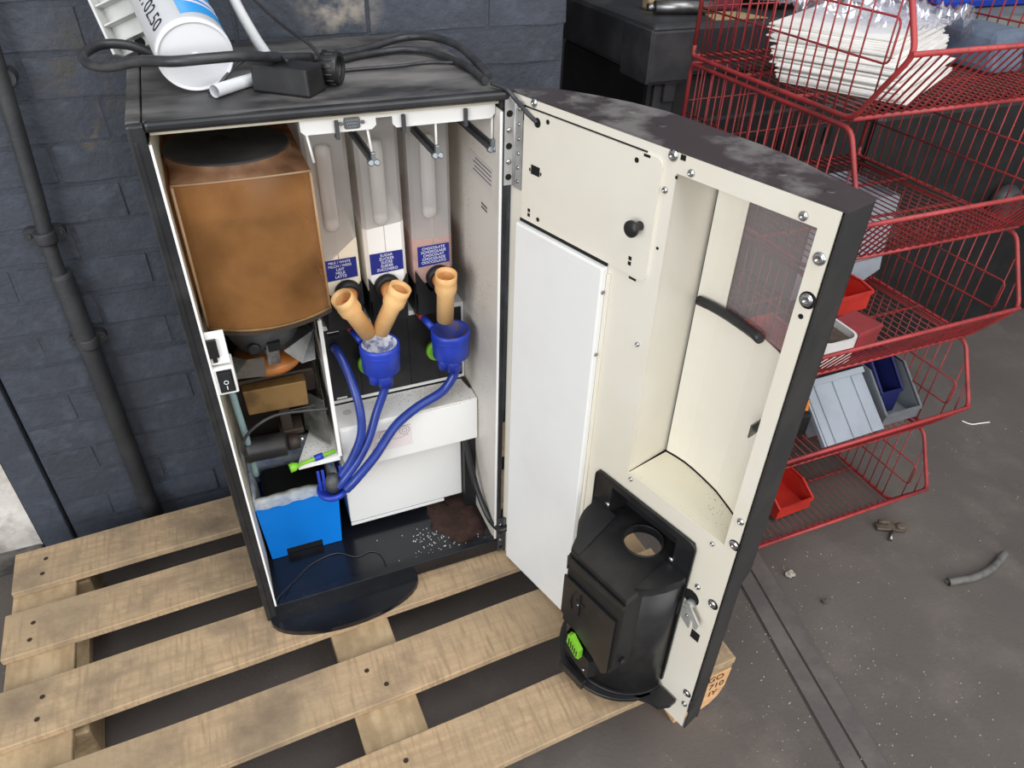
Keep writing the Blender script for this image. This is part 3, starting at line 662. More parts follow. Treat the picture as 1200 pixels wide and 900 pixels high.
# recess behind the front window
b = B(); b.prism([(RU0-.001, -.0024, RZ0-.001), (RU0-.001, -.0024, RZ1+.001), (RU0-.001, -.086, RZ1+.001), (RU0-.001, -.086, RZ0-.001)], (-.0015, 0, 0)); dobj('recess_side', b, 'cream')
b = B(); b.prism([(RU1+.001, -.0024, RZ0), (RU1+.001, -.0024, RZ1), (RU1+.001, -.053, RZ1), (RU1+.001, -.053, RZ0)], (.0015, 0, 0)); dobj('recess_side', b, 'cream')
rb_ = [(.291, -.080), (.300, -.0822), (.325, -.0838), (.348, -.0818), (.372, -.0775), (.395, -.0728), (.436, -.0572), (.468, -.0410)]
def bow2(u):
    for (a, ta), (b_, tb_) in zip(rb_, rb_[1:]):
        if a <= u <= b_: return ta+(tb_-ta)*(u-a)/(b_-a)
    return rb_[-1][1]
arc = [(u, bow2(u)) for u in [RU0+.003+(RU1-RU0-.006)*i/10 for i in range(11)]]
b = B(); b.prism([(RU0, -.0024, RZ0-.001), (RU1, -.0024, RZ0-.001)]+[(u, t, RZ0-.001) for u, t in arc[::-1]], (0, 0, -.0015)); dobj('recess_floor', b, 'creamspeck')
b = B(); b.prism([(RU0, -.0024, RZ1+.001), (RU1, -.0024, RZ1+.001)]+[(u, t, RZ1+.001) for u, t in arc[::-1]], (0, 0, .0015)); dobj('recess_roof', b, 'cream')
us = sorted(set([u for u, _ in arc]+[.337, .460]))
b = B(); b.grid_sheet(us, [RZ0+.002, WZ0+.002, WZ1-.002, RZ1], lambda u, v: not (.337 < u < .460 and WZ0+.002 < v < WZ1-.002), lambda u, v, k: (u, bow2(u)-.001-k, v), .0015); dobj('recess_back', b, 'cream')
us = [WU0+.0005+(WU1-WU0-.001)*i/8 for i in range(9)]
b = B(); b.grid_sheet(us, [WZ0+.001, WZ1-.001], lambda u, v: True, lambda u, v, k: (u, bow(u)+.0012+k, v), .0012); dobj('window_pane', b, 'pane', label='hazy clear window')
b = B(); b.tube([(u, bow2(u)+.0065, .709) for u in [.300+.108*i/10 for i in range(11)]], .0065, 8); dobj('rubber_strip', b, 'gasket')
b = B(); b.box(.445, .4675, -.045, -.0425, .598, .618); b.box(.445, .447, -.0425, -.025, .598, .618); dobj('latch_tab', b, 'steel')
# hatch plate at the top of the door
b = B(); b.prism([(u, .0003, z) for u, z in rrect(.028, .272, .747, .902, .009, 4, (0,1,1,0))], (0, .0025, 0)); dobj('hatch', b, 'cream')
b = B(); b.box(.026, .246, .0002, .0006, .9025, .9045); b.box(.026, .205, .0002, .0030, .7420, .7465); b.box(.0262, .0275, .0002, .0006, .75, .90); b.box(.243, .255, .0002, .0006, .7405, .7435); b.box(.0262, .0274, .0002, .003, .885, .905); dobj('hatch_gap', b, 'void')
for u, z, hw, hh in ((.0555, .8245, .009, .0065), (.044, .823, .0013, .0022), (.067, .823, .0013, .0022), (.0455, .764, .0025, .0025), (.0455, .757, .0025, .0025), (.243, .769, .0025, .0025), (.243, .762, .0025, .0025)):
    b = B(); b.box(u-hw, u+hw, .0029, .0033, z-hh, z+hh); dobj('hatch_slot', b, 'void')
for u, z, r in ((.076, .895, .0032), (.2335, .891, .0032), (.0655, .757, .0032), (.0555, .889, .0065)):
    b = B(); b.lathe([(r, 0), (r, .0005)], (u, .0029, z), (0,1,0), 12); dobj('hatch_hole', b, 'void')
for u0, u1, z0, z1 in ((.243, .253, .8985, .9018), (.2935, .3005, .9085, .9145), (.2905, .2935, .886, .8895), (.457, .472, .222, .240)):
    b = B(); b.box(u0, u1, .0002, .0030 if u0 < .25 else .0008, z0, z1); dobj('sheet_slot', b, 'void')
for u, z, r in ((.281, .797, .002), (.478, .798, .003)):
    b = B(); b.lathe([(r, 0), (r, .0005)], (u, .0003, z), (0,1,0), 8); dobj('sheet_hole', b, 'void')
hp_ = DP(.0555, .0032, .889)
b = B(); b.tube(cr([(.452, .018, .9235), (.463, -.008, .9215), (.470, -.018, .913), tuple(Vector((.470, -.018, .913)).lerp(hp_, .5)+Vector((0, -.002, -.002))), tuple(hp_)]), .0030, 8); obj('door_cable', b, 'cable', mac)
b = B(); b.lathe([(.006, 0), (.005, .006), (.0055, .010), (.0105, .014), (.0105, .018), (.008, .020), (.0, .0205)], (.252, .0028, .816), (0,1,0), 20, (True, False)); dobj('hatch_knob', b, 'black')
b = B(); b.box(.008, .0245, .0003, .0018, .786, .908); hl = dobj('hinge_leaf', b, 'hinge')
for i in range(6):
    b = B(); b.lathe([(.0032, 0), (.0026, .0012), (.001, .0014)], (.0165, .0018, .797+i*.02), (0,1,0), 10); dobj('screw', b, 'chrome')
# large raised cover below the hatch
b = B(); b.box(.026, .2065, .0004, .012, .010, .7415, .0025); cv = dobj('door_cover', b, 'white', label='raised white sheet cover')
b = B(); b.box(.2068, .213, .0003, .0030, .03, .732, .0008); dobj('cover_flange', b, 'cream')
for z in (.70, .60): 
    b = B(); b.lathe([(.0028, 0), (.0022, .002)], (.2067, .007, z+.005), (1,0,0), 10); dobj('cover_screw', b, 'steel')
# screws round the sheet
for u, z, r in ((.045, .9115, .0058), (.283, .910, .0068), (.311, .8985, .0046), (.279, .869, .0042), (.451, .8985, .0052), (.479, .864, .0072), (.479, .818, .0072), (.273, .655, .0036), (.299, .4295, .0036), (.481, .494, .0052), (.4815, .450, .0066), (.452, .4255, .0036), (.448, .330, .0048), (.476, .320, .0066), (.478, .092, .0062), (.480, .063, .0052)):
    b = B(); b.lathe([(r, .0), (r, .0012), (r*.72, .0030), (r*.35, .0034), (r*.3, .0022), (0, .0022)], (u, .0002, z), (0,1,0), 14, (True, False)); dobj('screw', b, 'chrome')
for u, z, r in ((.480, .818, .0095), (.4825, .450, .0085), (.4775, .320, .0085), (.479, .092, .0075), (.442, .300, .014)):
    b = B(); b.lathe([(r, 0), (r, .0006)], (u, .0001, z), (0,1,0), 16); dobj('screw_recess', b, 'void')
b = B(); b.lathe([(.008, 0), (.008, .010), (.006, .012), (.0, .012)], (.446, .0004, .291), (0,1,0), 14, (True, False)); b.prism([(.440, .011, .296), (.450, .011, .300), (.472, .011, .276), (.470, .011, .262), (.464, .011, .262), (.462, .011, .272)], (0, .003, 0)); dobj('cam_lock', b, 'hinge')
b = B(); b.prism([(.428, .0015, .270), (.452, .0015, .270), (.452, .0015, .238), (.428, .0015, .255)], (0, .002, 0)); b.box(.426, .429, .0015, .014, .25, .278); lk = dobj('lock_bracket', b, 'hinge')
b = B(); b.lathe([(.003, 0), (.002, .002)], (.445, .0036, .262), (0,1,0), 8); dobj('screw', b, 'chrome')

# cup station on the lower part of the door
b = B()
ol = rrect(.234, .432, .075, .405, .014, 4, (0,0,1,1))
b.grid_sheet(sorted({.234, .248, DU0+.002, DU1-.002, .418, .432}), sorted({.075, DZL, DZ1-.002, .391, .4045}), lambda u, v: not (DU0+.002 < u < DU1-.002 and DZL < v < DZ1-.002), lambda u, v, k: (u+(.0045 if (v > .40 and u < .24) else -.0045 if (v > .40 and u > .428) else 0), .0010+k, v), .0042)
dobj('station_plate', b, 'black')
b = B(); b.tube(fillet([(.2342, .0052, .10), (.2342, .0052, .405), (.432, .0052, .405), (.432, .0052, .10)], .014), .0016, 6); dobj('plate_rim', b, 'black')
b = B()
for quad, v in (([(DU0+.002, .001, DZ1-.002), (DU1-.002, .001, DZ1-.002), (DU1-.006, -.032, DZ1-.012), (DU0+.006, -.032, DZ1-.012)], (0,0,.0015)), ([(DU0+.002, .001, DZ0+.002), (DU0+.002, .001, DZ1-.002), (DU0+.006, -.032, DZ1-.012), (DU0+.006, -.032, DZ0-.006)], (-.0015,0,0)), ([(DU1-.002, .001, DZ0+.002), (DU1-.002, .001, DZ1-.002), (DU1-.006, -.032, DZ1-.012), (DU1-.006, -.032, DZ0-.006)], (.0015,0,0)), ([(DU0+.006, -.032, DZ0-.006), (DU1-.006, -.032, DZ0-.006), (DU1-.006, -.032, DZ1-.012), (DU0+.006, -.032, DZ1-.012)], (0,-.0015,0))):
    b.prism(quad, v)
dobj('station_recess', b, 'blackmatte')
def shelf_outline():
    return [(DU1-.008, -.031), (DU1-.003, .003), (.4315, .003), (.4305, .016), (.424, .040), (.414, .062), (.4035, .078), (.4035, .102), (.288, .1015), (.2865, .088), (.272, .074), (.254, .054), (.241, .030), (.235, .003), (DU0+.003, .003), (DU0+.008, -.031)]
HC = (.343, .003); HR = .030; SO = shelf_outline()
def hit(a):
    dx, dy = math.cos(a), math.sin(a); best = None
    for (x0, y0), (x1, y1) in zip(SO, SO[1:]+SO[:1]):
        ex, ey = x1-x0, y1-y0; det = dx*(-ey)+ex*dy
        if abs(det) < 1e-9: continue
        t = ((x0-HC[0])*(-ey)+ex*(y0-HC[1]))/det; s = (dx*(y0-HC[1])-dy*(x0-HC[0]))/det
        if t > 0 and -1e-6 <= s <= 1+1e-6: best = t if best is None else max(best, t)
    return best
angs = sorted(set([i*2*math.pi/64 for i in range(64)]+[math.atan2(y-HC[1], x-HC[0]) % (2*math.pi) for x, y in SO]))
zt = .3345
rings = []
for r_of, zz in ((lambda a: HR, zt-.014), (lambda a: HR, zt), (lambda a: hit(a), zt), (lambda a: hit(a), zt-.012)):
    rings.append([(HC[0]+r_of(a)*math.cos(a), HC[1]+r_of(a)*math.sin(a), zz) for a in angs])
b = B(); b.rings(rings, True, (False, False), False); dobj('station_shelf', b, 'black')
b = B(); b.tube([(HC[0]+.0315*math.cos(a), HC[1]+.0315*math.sin(a), zt+.0008) for a in [i*2*math.pi/28 for i in range(28)]], .0016, 6, True); dobj('hole_rim', b, 'blackmatte')
b = B(); b.hexa([(.236, .004, zt), (.284, .004, zt), (.304, .101, zt), (.288, .1012, zt)], [(.236, .004, zt+.011), (.284, .004, zt+.0065), (.304, .101, zt+.0012), (.288, .1012, zt+.004)]); dobj('shelf_wing', b, 'blackmatte')
b = B(); b.prism([(.392, .004, zt), (.4312, .004, zt), (.430, .018, zt), (.423, .042, zt), (.410, .068, zt), (.398, .080, zt)], (0, 0, .0045)); dobj('shelf_wing', b, 'black')
# hollow half round body
def halfring(r0, r1, z0, z1, cx=.333, a0=2, a1=178, k=22, sx=1.0):
    A = [R_(a0+(a1-a0)*i/k) for i in range(k+1)]
    out = [(cx+r1*sx*math.cos(a), .0045+r1*math.sin(a)) for a in A]; inn = [(cx+r0*sx*math.cos(a), .0045+r0*math.sin(a)) for a in A[::-1]]
    b = B(); v0 = [(x, y, z0) for x, y in out+inn]; v1 = [(x, y, z1) for x, y in out+inn]
    b.rings([v0, v1], True, (False, False), True)
    bm = b.bm; bm.verts.ensure_lookup_table(); m = len(v0)
    for off in (0, m):
        for i in range(k): bm.faces.new((bm.verts[off+i], bm.verts[off+i+1], bm.verts[off+m-2-i], bm.verts[off+m-1-i]))
    return b
dobj('station_body', halfring(.0855, .088, .062, zt-.001, sx=1.10), 'black')
b = halfring(.088, .103, .050, .058, a0=14, a1=176); b.prism([(.415, .004, .050), (.466, .004, .050), (.466, .018, .050), (.456, .036, .050), (.440, .040, .050), (.415, .056, .050)], (0, 0, .008)); dobj('station_flange', b, 'black')
dobj('flange_bead', halfring(.089, .093, .058, .064, sx=1.08), 'black')
# square front boss with cover plates, screws, dial
b = B(); b.prism([(.2845, .1005, .16), (.403, .1015, .16), (.403, .060, .16), (.2845, .060, .16)], (0, 0, zt-.0125-.16)); dobj('front_boss', b, 'blackmatte')
b = B(); b.prism([(.2855, .1015, .289), (.2895, .1045, .306), (.404, .1035, .314), (.404, .1035, .322), (.286, .103, .322)], (0, .003, 0)); dobj('boss_band', b, 'black')
b = B(); b.prism([(.2835, .1022, .275), (.3935, .1022, .275), (.3935, .1022, .145), (.383, .1022, .132), (.360, .1022, .150), (.2835, .1022, .185)], (0, .0035, 0)); b.prism([(.3935, .078, .275), (.3935, .1022, .275), (.3935, .1022, .145), (.3935, .078, .145)], (.003, 0, 0)); dobj('boss_cover', b, 'black')
b = B(); b.tube(cr([(.312, .107, .262), (.306, .107, .25), (.303, .107, .232), (.306, .107, .216)]), .0016, 6); b.box(.320, .3235, .1058, .109, .215, .262, .0006); b.box(.316, .332, .1058, .108, .243, .248); dobj('cover_rib', b, 'blackmatte')
for u, t, z in ((.322, .109, .243),):
    b = B(); b.lathe([(.0026, 0), (.002, .002)], (u, t, z), (0,1,0), 8); dobj('screw', b, 'chrome')
for z, t in ((.205, .092), (.165, .092)):
    b = B(); b.lathe([(.0046, 0), (.0046, .003), (.003, .005)], (.397, t, z), (1,.25,0), 12); dobj('screw', b, 'chrome')
b = B(); b.lathe([(.0055, 0), (.0045, .010), (.0065, .013)], (.398, .088, .180), (1,.1,0), 12); dobj('thumb_screw', b, 'black')
b = B(); b.prism([(.292, .085, .090), (.300, .104, .098), (.355, .104, .080), (.362, .085, .078)], (0, 0, .045)); dobj('lower_bracket', b, 'blackmatte')
b = B(); b.prism([(.311, .1062, .140), (.313, .1062, .162), (.320, .1062, .166), (.341, .1062, .147), (.341, .1062, .126), (.334, .1062, .122)], (0, .008, 0)); dl = dobj('green_dial', b, 'green')
for i in range(5):
    b = B(); b.box(.316+i*.0046, .3178+i*.0046, .1143, .1152, .139-i*.003, .155-i*.0035); dobj('dial_slot', b, 'black')
for u, z in ((.309, .121), (.347, .095)):
    b = B(); b.lathe([(.0032, 0), (.0022, .002)], (u, .1045, z), (0,1,0), 8); dobj('screw', b, 'chrome')
b = B(); b.box(.296, .352, .098, .110, .046, .064, .001); dobj('flange_catch', b, 'black')
for u, z in ((.266, .352), (.398, .346)):
    b = B(); b.lathe([(.0052, 0), (.0045, .002), (.0015, .003)], (u, .0052, z), (0,1,0), 12); dobj('screw', b, 'chrome')
b = B(); b.box(.4895, .4925, -.012, .004, .055, .085, .001); b.xf(Matrix.Identity(4)); dobj('door_bumper', b, 'gasket')

# ================================================================== CANISTERS, HOPPER AND BIN INSIDE THE MACHINE
def canister(x0, x1, label, lines, powder, level, slope):
    y0, y1 = .140, .355; xm = (x0+x1)/2; t = thing('powder_canister', label, 'canister', (xm, .25, .505), 'ingredient canisters in a row inside the machine')
    cham = .016
    def ring(z, ins=0.0, nose=0.0):
        return [(x0+ins, y1-ins, z), (x0+ins, y0+.006+ins, z), (x0+.006+ins, y0+ins-nose, z), (x1-.006-ins, y0+ins-nose, z), (x1-ins, y0+.006+ins, z), (x1-ins, y1-ins, z)]
    b = B(); b.rings([ring(.572), ring(.615), ring(.852), ring(.858, .002)], True, (True, True), False)
    obj('body', b, 'canister', t)
    # black hopper base with sloping cheeks either side of the outlet
    b = B(); b.box(x0, x1, y0+.012, y1, .5055, .571, .002)
    bs = obj('base', b, 'blackmatte', t)
    for sgn, xe in ((1, x0), (-1, x1)):
        b = B(); b.prism([(xe, y0-.001, .600), (xe+sgn*.026, y0-.001, .5545), (xe, y0-.001, .5545)], (0, -.0016, 0)); obj('cheek', b, 'blackmatte', t)
    b = B(); b.prism([(x0+.003, y0-.001, .5545), (x1-.003, y0-.001, .5545), (x1-.003, y0-.001, .510), (x0+.003, y0-.001, .510)], (0, .012, 0)); obj('front_cheek', b, 'blackmatte', t)
    # powder
    zl, zr = level
    b = B(); i = -.0002
    b.rings([[(x0+i, y1-i, .573), (x0+i, y0+.006+i, .573), (x0+.006+i, y0+i, .573), (x1-.006-i, y0+i, .573), (x1-i, y0+.006+i, .573), (x1-i, y1-i, .573)],
             [(x0+i, y1-i, zl+slope), (x0+i, y0+.006+i, zl), (x0+.006+i, y0+i, zl), (x1-.006-i, y0+i, zr), (x1-i, y0+.006+i, zr), (x1-i, y1-i, zr+slope)]], True, (True, True), False)
    obj('powder', b, powder, t)
    # moulded handle on the front
    b = B(); hx = xm-.004
    b.tube(fillet([(hx, y0-.0005, .70), (hx, y0-.007, .704), (hx, y0-.007, .812), (hx, y0-.0005, .822)], .008, 3), .0118, 10)
    for v in b.bm.verts: v.co.y = y0-.0004+(v.co.y-y0)*.55 if v.co.y < y0 else y0-.0004
    obj('handle', b, 'canister', t)
    b = B(); b.box(xm-.0006, xm+.0006, y0-.0012, y0-.0002, .60, .695); obj('seam', b, 'canister', t)
    # sticker
    cz = .6235; b = B(); b.prism([(xm-.0275, y0-.0010, cz-.0195), (xm+.0275, y0-.0010, cz-.0165), (xm+.0275, y0-.0010, cz+.0185), (xm-.0275, y0-.0010, cz+.0175)], (0, -.0006, 0)); lb_ = obj('sticker', b, 'labelblue', t)
    for k, s in enumerate(lines):
        text('sticker_text', s, .0066 if len(s) < 12 else .0058, 'print', lb_, (xm, y0-.0018, cz+.0130-k*.0064), (1, 0, .02), (0, 0, 1))
    return t, xm
c1, xa = canister(.206, .271, 'powder canister of pale milk powder, blue sticker half hidden by the brown hopper', ['MILK / WHITE', 'MILCH / WEISS', 'LAIT', 'MELK', 'LATTE'], 'milk', (.628, .672), .03)
c2, xb = canister(.282, .349, 'powder canister nearly full of white sugar between the milk and chocolate ones', ['SUGAR', 'ZUCKER', 'SUCRE', 'SUIKER', 'ZUCCHERO'], 'sugar', (.684, .690), .02)
c3, xc = canister(.362, .430, 'powder canister with brown pink chocolate powder nearest the right wall', ['CHOCOLATE', 'SCHOKOLADE', 'CHOCOLAT', 'CHOCOLADE', 'CIOCCOLATO'], 'choc', (.654, .652), .03)
def spout(t, xm, ptop, pbot, ring_at):
    ptop = Vector(ptop); pbot = Vector(pbot); ra = Vector(ring_at); dv = (pbot-ptop).normalized(); mid = ptop+dv*.030
    b = B(); b.lathe([(.0155, 0), (.0215, .001), (.022, .004), (.021, .013), (.0165, .014)], ra+Vector((0, .003, 0)), (0, -1, -.1), 24); rg_ = obj('outlet_ring', b, 'blackmatte', t)
    b = B(); b.cyl(ra+Vector((0, -.008, -.001)), mid+Vector((0, .010, 0)), .0145, 18, .0135); obj('elbow', b, 'orange', t)
    L = (pbot-ptop).length
    b = B(); b.lathe([(.0135, .006), (.0168, 0), (.0183, 0), (.0183, .013), (.0176, .017), (.0186, .021), (.0186, .034), (.0150, .043), (.0148, L), (.0130, L), (.0130, .03), (.0135, .006)], ptop, dv, 22, (False, False)); sp_ = obj('spout', b, 'tan', t)
    b = B(); b.lathe([(.0, 0), (.0126, 0)], ptop+dv*.022, dv, 16, (False, False)); obj('spout_floor', b, 'orange', sp_)
spout(c1, xa, (.227, .088, .602), (.2665, .106, .514), (.246, .137, .583))
spout(c2, xb, (.3235, .086, .603), (.2865, .106, .514), (.312, .137, .582))
spout(c3, xc, (.4005, .086, .613), (.402, .106, .514), (.402, .137, .583))

hop = thing('bean_hopper', 'large brown stained clear coffee hopper with round black lid, left inside the machine', 'hopper', (.112, .15, .600))
def hring(z, bowf, ins=0.0, yf=.046, x0=.0275, x1=.2035, yb=.30):
    k = 12; pts = []
    for i in range(k+1):
        s = i/k; x = x0+ins+(x1-x0-2*ins)*s; pts.append((x, yf+ins-bowf*(1-(2*s-1)**2), z))
    return pts+[(x1-ins, yb-ins, z), (x0+ins, yb-ins, z)]
b = B(); b.rings([hring(.611, .030), hring(.72, .020), hring(.80, .010), hring(.823, .004)], True, (False, False), True)
hb = obj('body', b, 'hopper', hop)
n = 15
lidc = (.107, .135)
def circ_like(r, z, ref):
    out = []
    for x, y, _ in ref:
        a = math.atan2(y-lidc[1], x-lidc[0]); out.append((lidc[0]+r*math.cos(a), lidc[1]+r*math.sin(a), z))
    return out
ref = hring(.823, .004)
def dense(pts, k=4):
    out = []
    for p, q in zip(pts, pts[1:]+pts[:1]):
        m_ = k if (Vector(q)-Vector(p)).length > .05 else 1
        for j in range(m_): out.append(tuple(Vector(p).lerp(Vector(q), j/m_)))
    return out
ref = dense(ref, 8)
b = B(); b.rings([ref, [tuple(Vector(p).lerp(Vector(q), .55)+Vector((0,0,.004))) for p, q in zip(ref, circ_like(.086, .829, ref))], circ_like(.086, .832, ref), circ_like(.084, .840, ref)], True, (False, False), True); obj('shoulder', b, 'hopperneck', hop)
b = B(); b.lathe([(.0, .0), (.083, .0), (.0835, .003), (.081, .0055), (.0, .0062)], (lidc[0], lidc[1], .838), n=48, caps=(False, False)); ld_ = obj('lid', b, 'hopperlid', hop)
b = B(); b.prism([(x, y, .8438) for x, y in [(.088, .162), (.100, .168), (.118, .150), (.136, .142), (.134, .138), (.112, .144)]], (0, 0, .0008)); obj('lid_mark', b, 'void', ld_)
b = B(); b.rings([[(p[0], p[1], .604) for p in hring(0, .030, -.001)], [(p[0], p[1], .611) for p in hring(0, .030, -.001)]], True, (True, True), False); obj('bottom_rim', b, 'darkmech', hop)
b = B(); b.tube([(p[0], p[1], .6125) for p in hring(0, .0305, -.0005)[:13]], .0022, 6); obj('rim_bead', b, 'brass', hop)
b = B(); b.rings([[(p[0], p[1], .6125) for p in hring(0, .0295, .0015)], [(p[0], p[1], .640) for p in hring(0, .028, .0015)[:13]]+[(.199, .29, .665), (.032, .29, .67)]], True, (True, True), False); obj('grounds', b, 'coffee', hop)
for xe in (.0285, .2025):
    b = B(); b.tube([(xe, .046, .613), (xe, .046, .72), (xe, .046, .822)], .0022, 6); obj('corner_edge', b, 'hopperedge', hop)
b = B(); b.tube([(p[0], p[1], .8235) for p in hring(0, .004)[:13]], .0016, 6); obj('shoulder_edge', b, 'hopperedge', hop)
b = B(); b.box(.0285, .2025, .292, .2985, .6125, .822); obj('stained_back', b, 'coffeefilm', hop)

bin_ = thing('waste_bin', 'bright blue waste bin with a plastic liner in the foot of the machine', 'bin', (.098, .18, .0285))
zf = .0295
b = B()
fx0, fx1, bx0, bx1 = .022, .177, .030, .168
# tapered open box with the notch cut from the foot of its front
th = .003
def wallq(a, b_, c_, d_, v): b.prism([a, b_, c_, d_], v)
fy0, fy1 = .105, .115                              # front leans: top nearer
b.prism([(bx0, fy1, zf), (.060, fy1, zf), (.060, fy1-.0012, zf+.020), (.130, fy1-.0012, zf+.020), (.130, fy1, zf), (bx1, fy1, zf), (fx1, fy0, .198), (fx0, fy0, .198)], (0, th, 0))
b.prism([(bx0, fy1+th, zf), (bx0, .255, zf), (fx0, .262, .198), (fx0, fy0+th, .198)], (th, 0, 0))
b.prism([(bx1, fy1+th, zf), (bx1, .255, zf), (fx1, .262, .198), (fx1, fy0+th, .198)], (-th, 0, 0))
b.prism([(bx0, .255, zf), (bx1, .255, zf), (fx1, .262, .198), (fx0, .262, .198)], (0, th, 0))
obj('body', b, 'bin', bin_)
b = B(); b.box(.0605, .1295, fy1+.004, .20, zf, zf+.019); b.box(bx0+.004, bx1-.004, fy1+.004, .25, zf+.0195, zf+.022); obj('bin_floor', b, 'blackmatte', bin_)
b = B(); rg = random.Random(11); k = 64; rings = []
def loop(off, z, jit):
    base = dense([(fx0, fy0, 0), (fx1, fy0, 0), (fx1, .262, 0), (fx0, .262, 0)], 18); cx, cy = .0995, .184; out = []
    for i, (x, y, _) in enumerate(base):
        s = math.sin(i*1.7)*.5+math.sin(i*.63+1)*.5; dd = Vector((x-cx, y-cy)).normalized()
        out.append((x+dd.x*(off+jit*.4*s), y+dd.y*(off+jit*.4*s), z+jit*s+.004*math.sin(i*.21)))
    return out
b.rings([loop(.0060, .180, .006), loop(.0062, .195, .002), loop(.003, .2015, .0015), loop(-.006, .2025, .003), loop(-.010, .19, .004), loop(-.014, .12, .003)], True, (False, False), True)
for v in b.bm.verts: v.co.x = max(v.co.x, .0225)
for v in b.bm.verts: v.co.x = min(v.co.x, .186)
obj('liner_bag', b, 'liner_bag', bin_)
b = B(); b.box(.040, .160, .135, .235, .07, .165, .01); obj('dark_fill', b, 'void', bin_)  # near-black block filling the bin so that its inside looks dark

# ================================================================== THINGS ON TOP OF THE MACHINE
ax = Vector((-.129, .941, .313)).normalized(); c0 = Vector((.0915, .0945, H+.0452))
fil = thing('water_filter', 'white cylindrical water filter with blue label lying on the machine top', 'water filter', (.07, .2, H))
fr = .045; Lf = .285; q = ax.to_track_quat('Z', 'Y').to_matrix()
b = B(); b.lathe([(.0, 0), (.040, 0), (.0425, .0005), (.0435, -.0015), (.045, -.0010), (fr+.0008, .002), (fr+.0008, .010), (fr, .011), (fr, Lf), (.03, Lf+.008), (.0, Lf+.008)], c0, ax, 48, (False, False)); fb = obj('housing', b, 'filter', fil)
side = ax.cross(Vector((0,0,1))).normalized()          # to the right of the axis seen from the front
upp = side.cross(ax).normalized()
def on_cyl(s, ang, r): return c0+ax*s+(upp*math.cos(ang)+side*math.sin(ang))*r
def patch(s0f, s1f, a0, a1, r, k=14):
    b = B(); rows = []
    for kk in (0, 1):
        rows.append([[on_cyl((s0f if kk == 0 else s1f)(i/k), a0+(a1-a0)*i/k, rr_) for i in range(k+1)] for rr_ in (r, r+.0004)])
    b.rings([rows[0][0], rows[0][1], rows[1][1], rows[1][0], rows[0][0]], False, (False, False), True); return b
lab = obj('label', patch(lambda t: .018+.010*t, lambda t: .24, R_(-8), R_(70), fr+.0002), 'filterblue', fil)
obj('label_stripe', patch(lambda t: .048+.0*t-.016*(1-t)*t, lambda t: .053-.012*(1-t)*t, R_(-4), R_(66), fr+.0008), 'filterlilac', lab)
obj('label_stripe', patch(lambda t: .060-.014*(1-t)*t, lambda t: .072-.012*(1-t)*t, R_(-4), R_(66), fr+.0008), 'filterlilac', lab)
def bendf(p): return on_cyl(.060-p.x, R_(-50)+p.y/fr, fr+.0003+p.z)
text('date_note', '1702.50', .026, 'handink', fil, (0,0,0), (1,0,0), (0,1,0), bend=bendf)
b = B(); b.lathe([(.006, 0), (.006, .0008), (.005, .0012)], c0-ax*.0002, -ax, 20); obj('cap_nub', b, 'filter', fil)
fbk = thing('filter_bracket', 'pale grey ribbed plastic bracket leaning behind the white filter', 'bracket', (-.005, .33, H))
dirb = Vector((-.20, .45, .87)).normalized(); rt = Vector((.93, -.37, .40)); rt = (rt-dirb*rt.dot(dirb)).normalized(); nb = rt.cross(dirb).normalized(); ob = Vector((-.004, .305, H+.006))
BMx = Matrix((rt, dirb, nb)).transposed().to_4x4(); BMx.translation = ob
b = B(); b.box(0, .085, 0, .19, -.002, .002, .0008); b.xf(BMx); obj('plate', b, 'bracket', fbk)
b = B(); b.box(0, .004, 0, .19, .0022, .022, .0008); b.xf(BMx); obj('side_rim', b, 'bracket', fbk)
for i in range(6):
    b = B(); b.box(.0042, .085, .012+i*.026, .0145+i*.026, .0022, .018, .0005); b.xf(BMx); obj('rib', b, 'bracket', fbk)
b = B(); b.lathe([(.008, 0), (.008, .001)], (.035, .006, .0022), (0,0,1), 14); b.xf(BMx); obj('hole', b, 'void', fbk)
b = B(); b.tube(cr([(.150, .40, 1.045), (.158, .36, 1.010), (.168, .32, .975), (.180, .27, .945), (.187, .215, .931), (.180, .165, .9275), (.160, .125, .9263), (.135, .103, .9262), (.104, .074, .9262)]), [.0082]*0 or .0078, 12, caps=False)
hz = obj('white_hose', b, 'filter', label='white plastic hose lying cut off beside the black adapter', cat='hose', base=(.15, .2, H))
ad = thing('power_adapter', 'black box power adapter on the machine top beside a round coupling', 'adapter', (.205, .1, H))
b = B(); b.hexa([(.150, .090, H+.0005), (.214, .036, H+.0005), (.242, .072, H+.0005), (.180, .128, H+.0005)], [(.152, .091, H+.034), (.213, .040, H+.034), (.239, .072, H+.034), (.181, .126, H+.034)], .003); obj('case', b, 'black', ad)
b = B(); b.box(-.012, .012, -.0005, .0005, -.0035, .0035); b.xf(Matrix.Translation((.186, .0632, H+.018)) @ Matrix.Rotation(R_(-41), 4, 'Z')); obj('embossed_mark', b, 'darkgrey', ad)
cpl = thing('hose_coupling', 'black knurled round coupling ring on the machine top beside the adapter', 'coupling', (.262, .085, H))
cc = Vector((.244, .098, H+.0225)); ca = Vector((.86, -.50, 0)).normalized()
b = B(); b.lathe([(.0, 0), (.016, 0), (.0205, .002), (.0205, .019), (.0195, .021), (.0195, .024), (.0155, .024), (.0145, .012), (.0, .012)], cc, ca, 26, (False, False)); co_ = obj('ring', b, 'black', cpl)
for i in range(14):
    a = i*2*math.pi/14; u_ = Vector((0,0,1)); v_ = ca.cross(u_); dr = u_*math.cos(a)+v_*math.sin(a)
    b = B(); b.tube([cc+dr*.0205+ca*.002, cc+dr*.0205+ca*.019], .0014, 5); obj('grip_rib', b, 'black', co_)
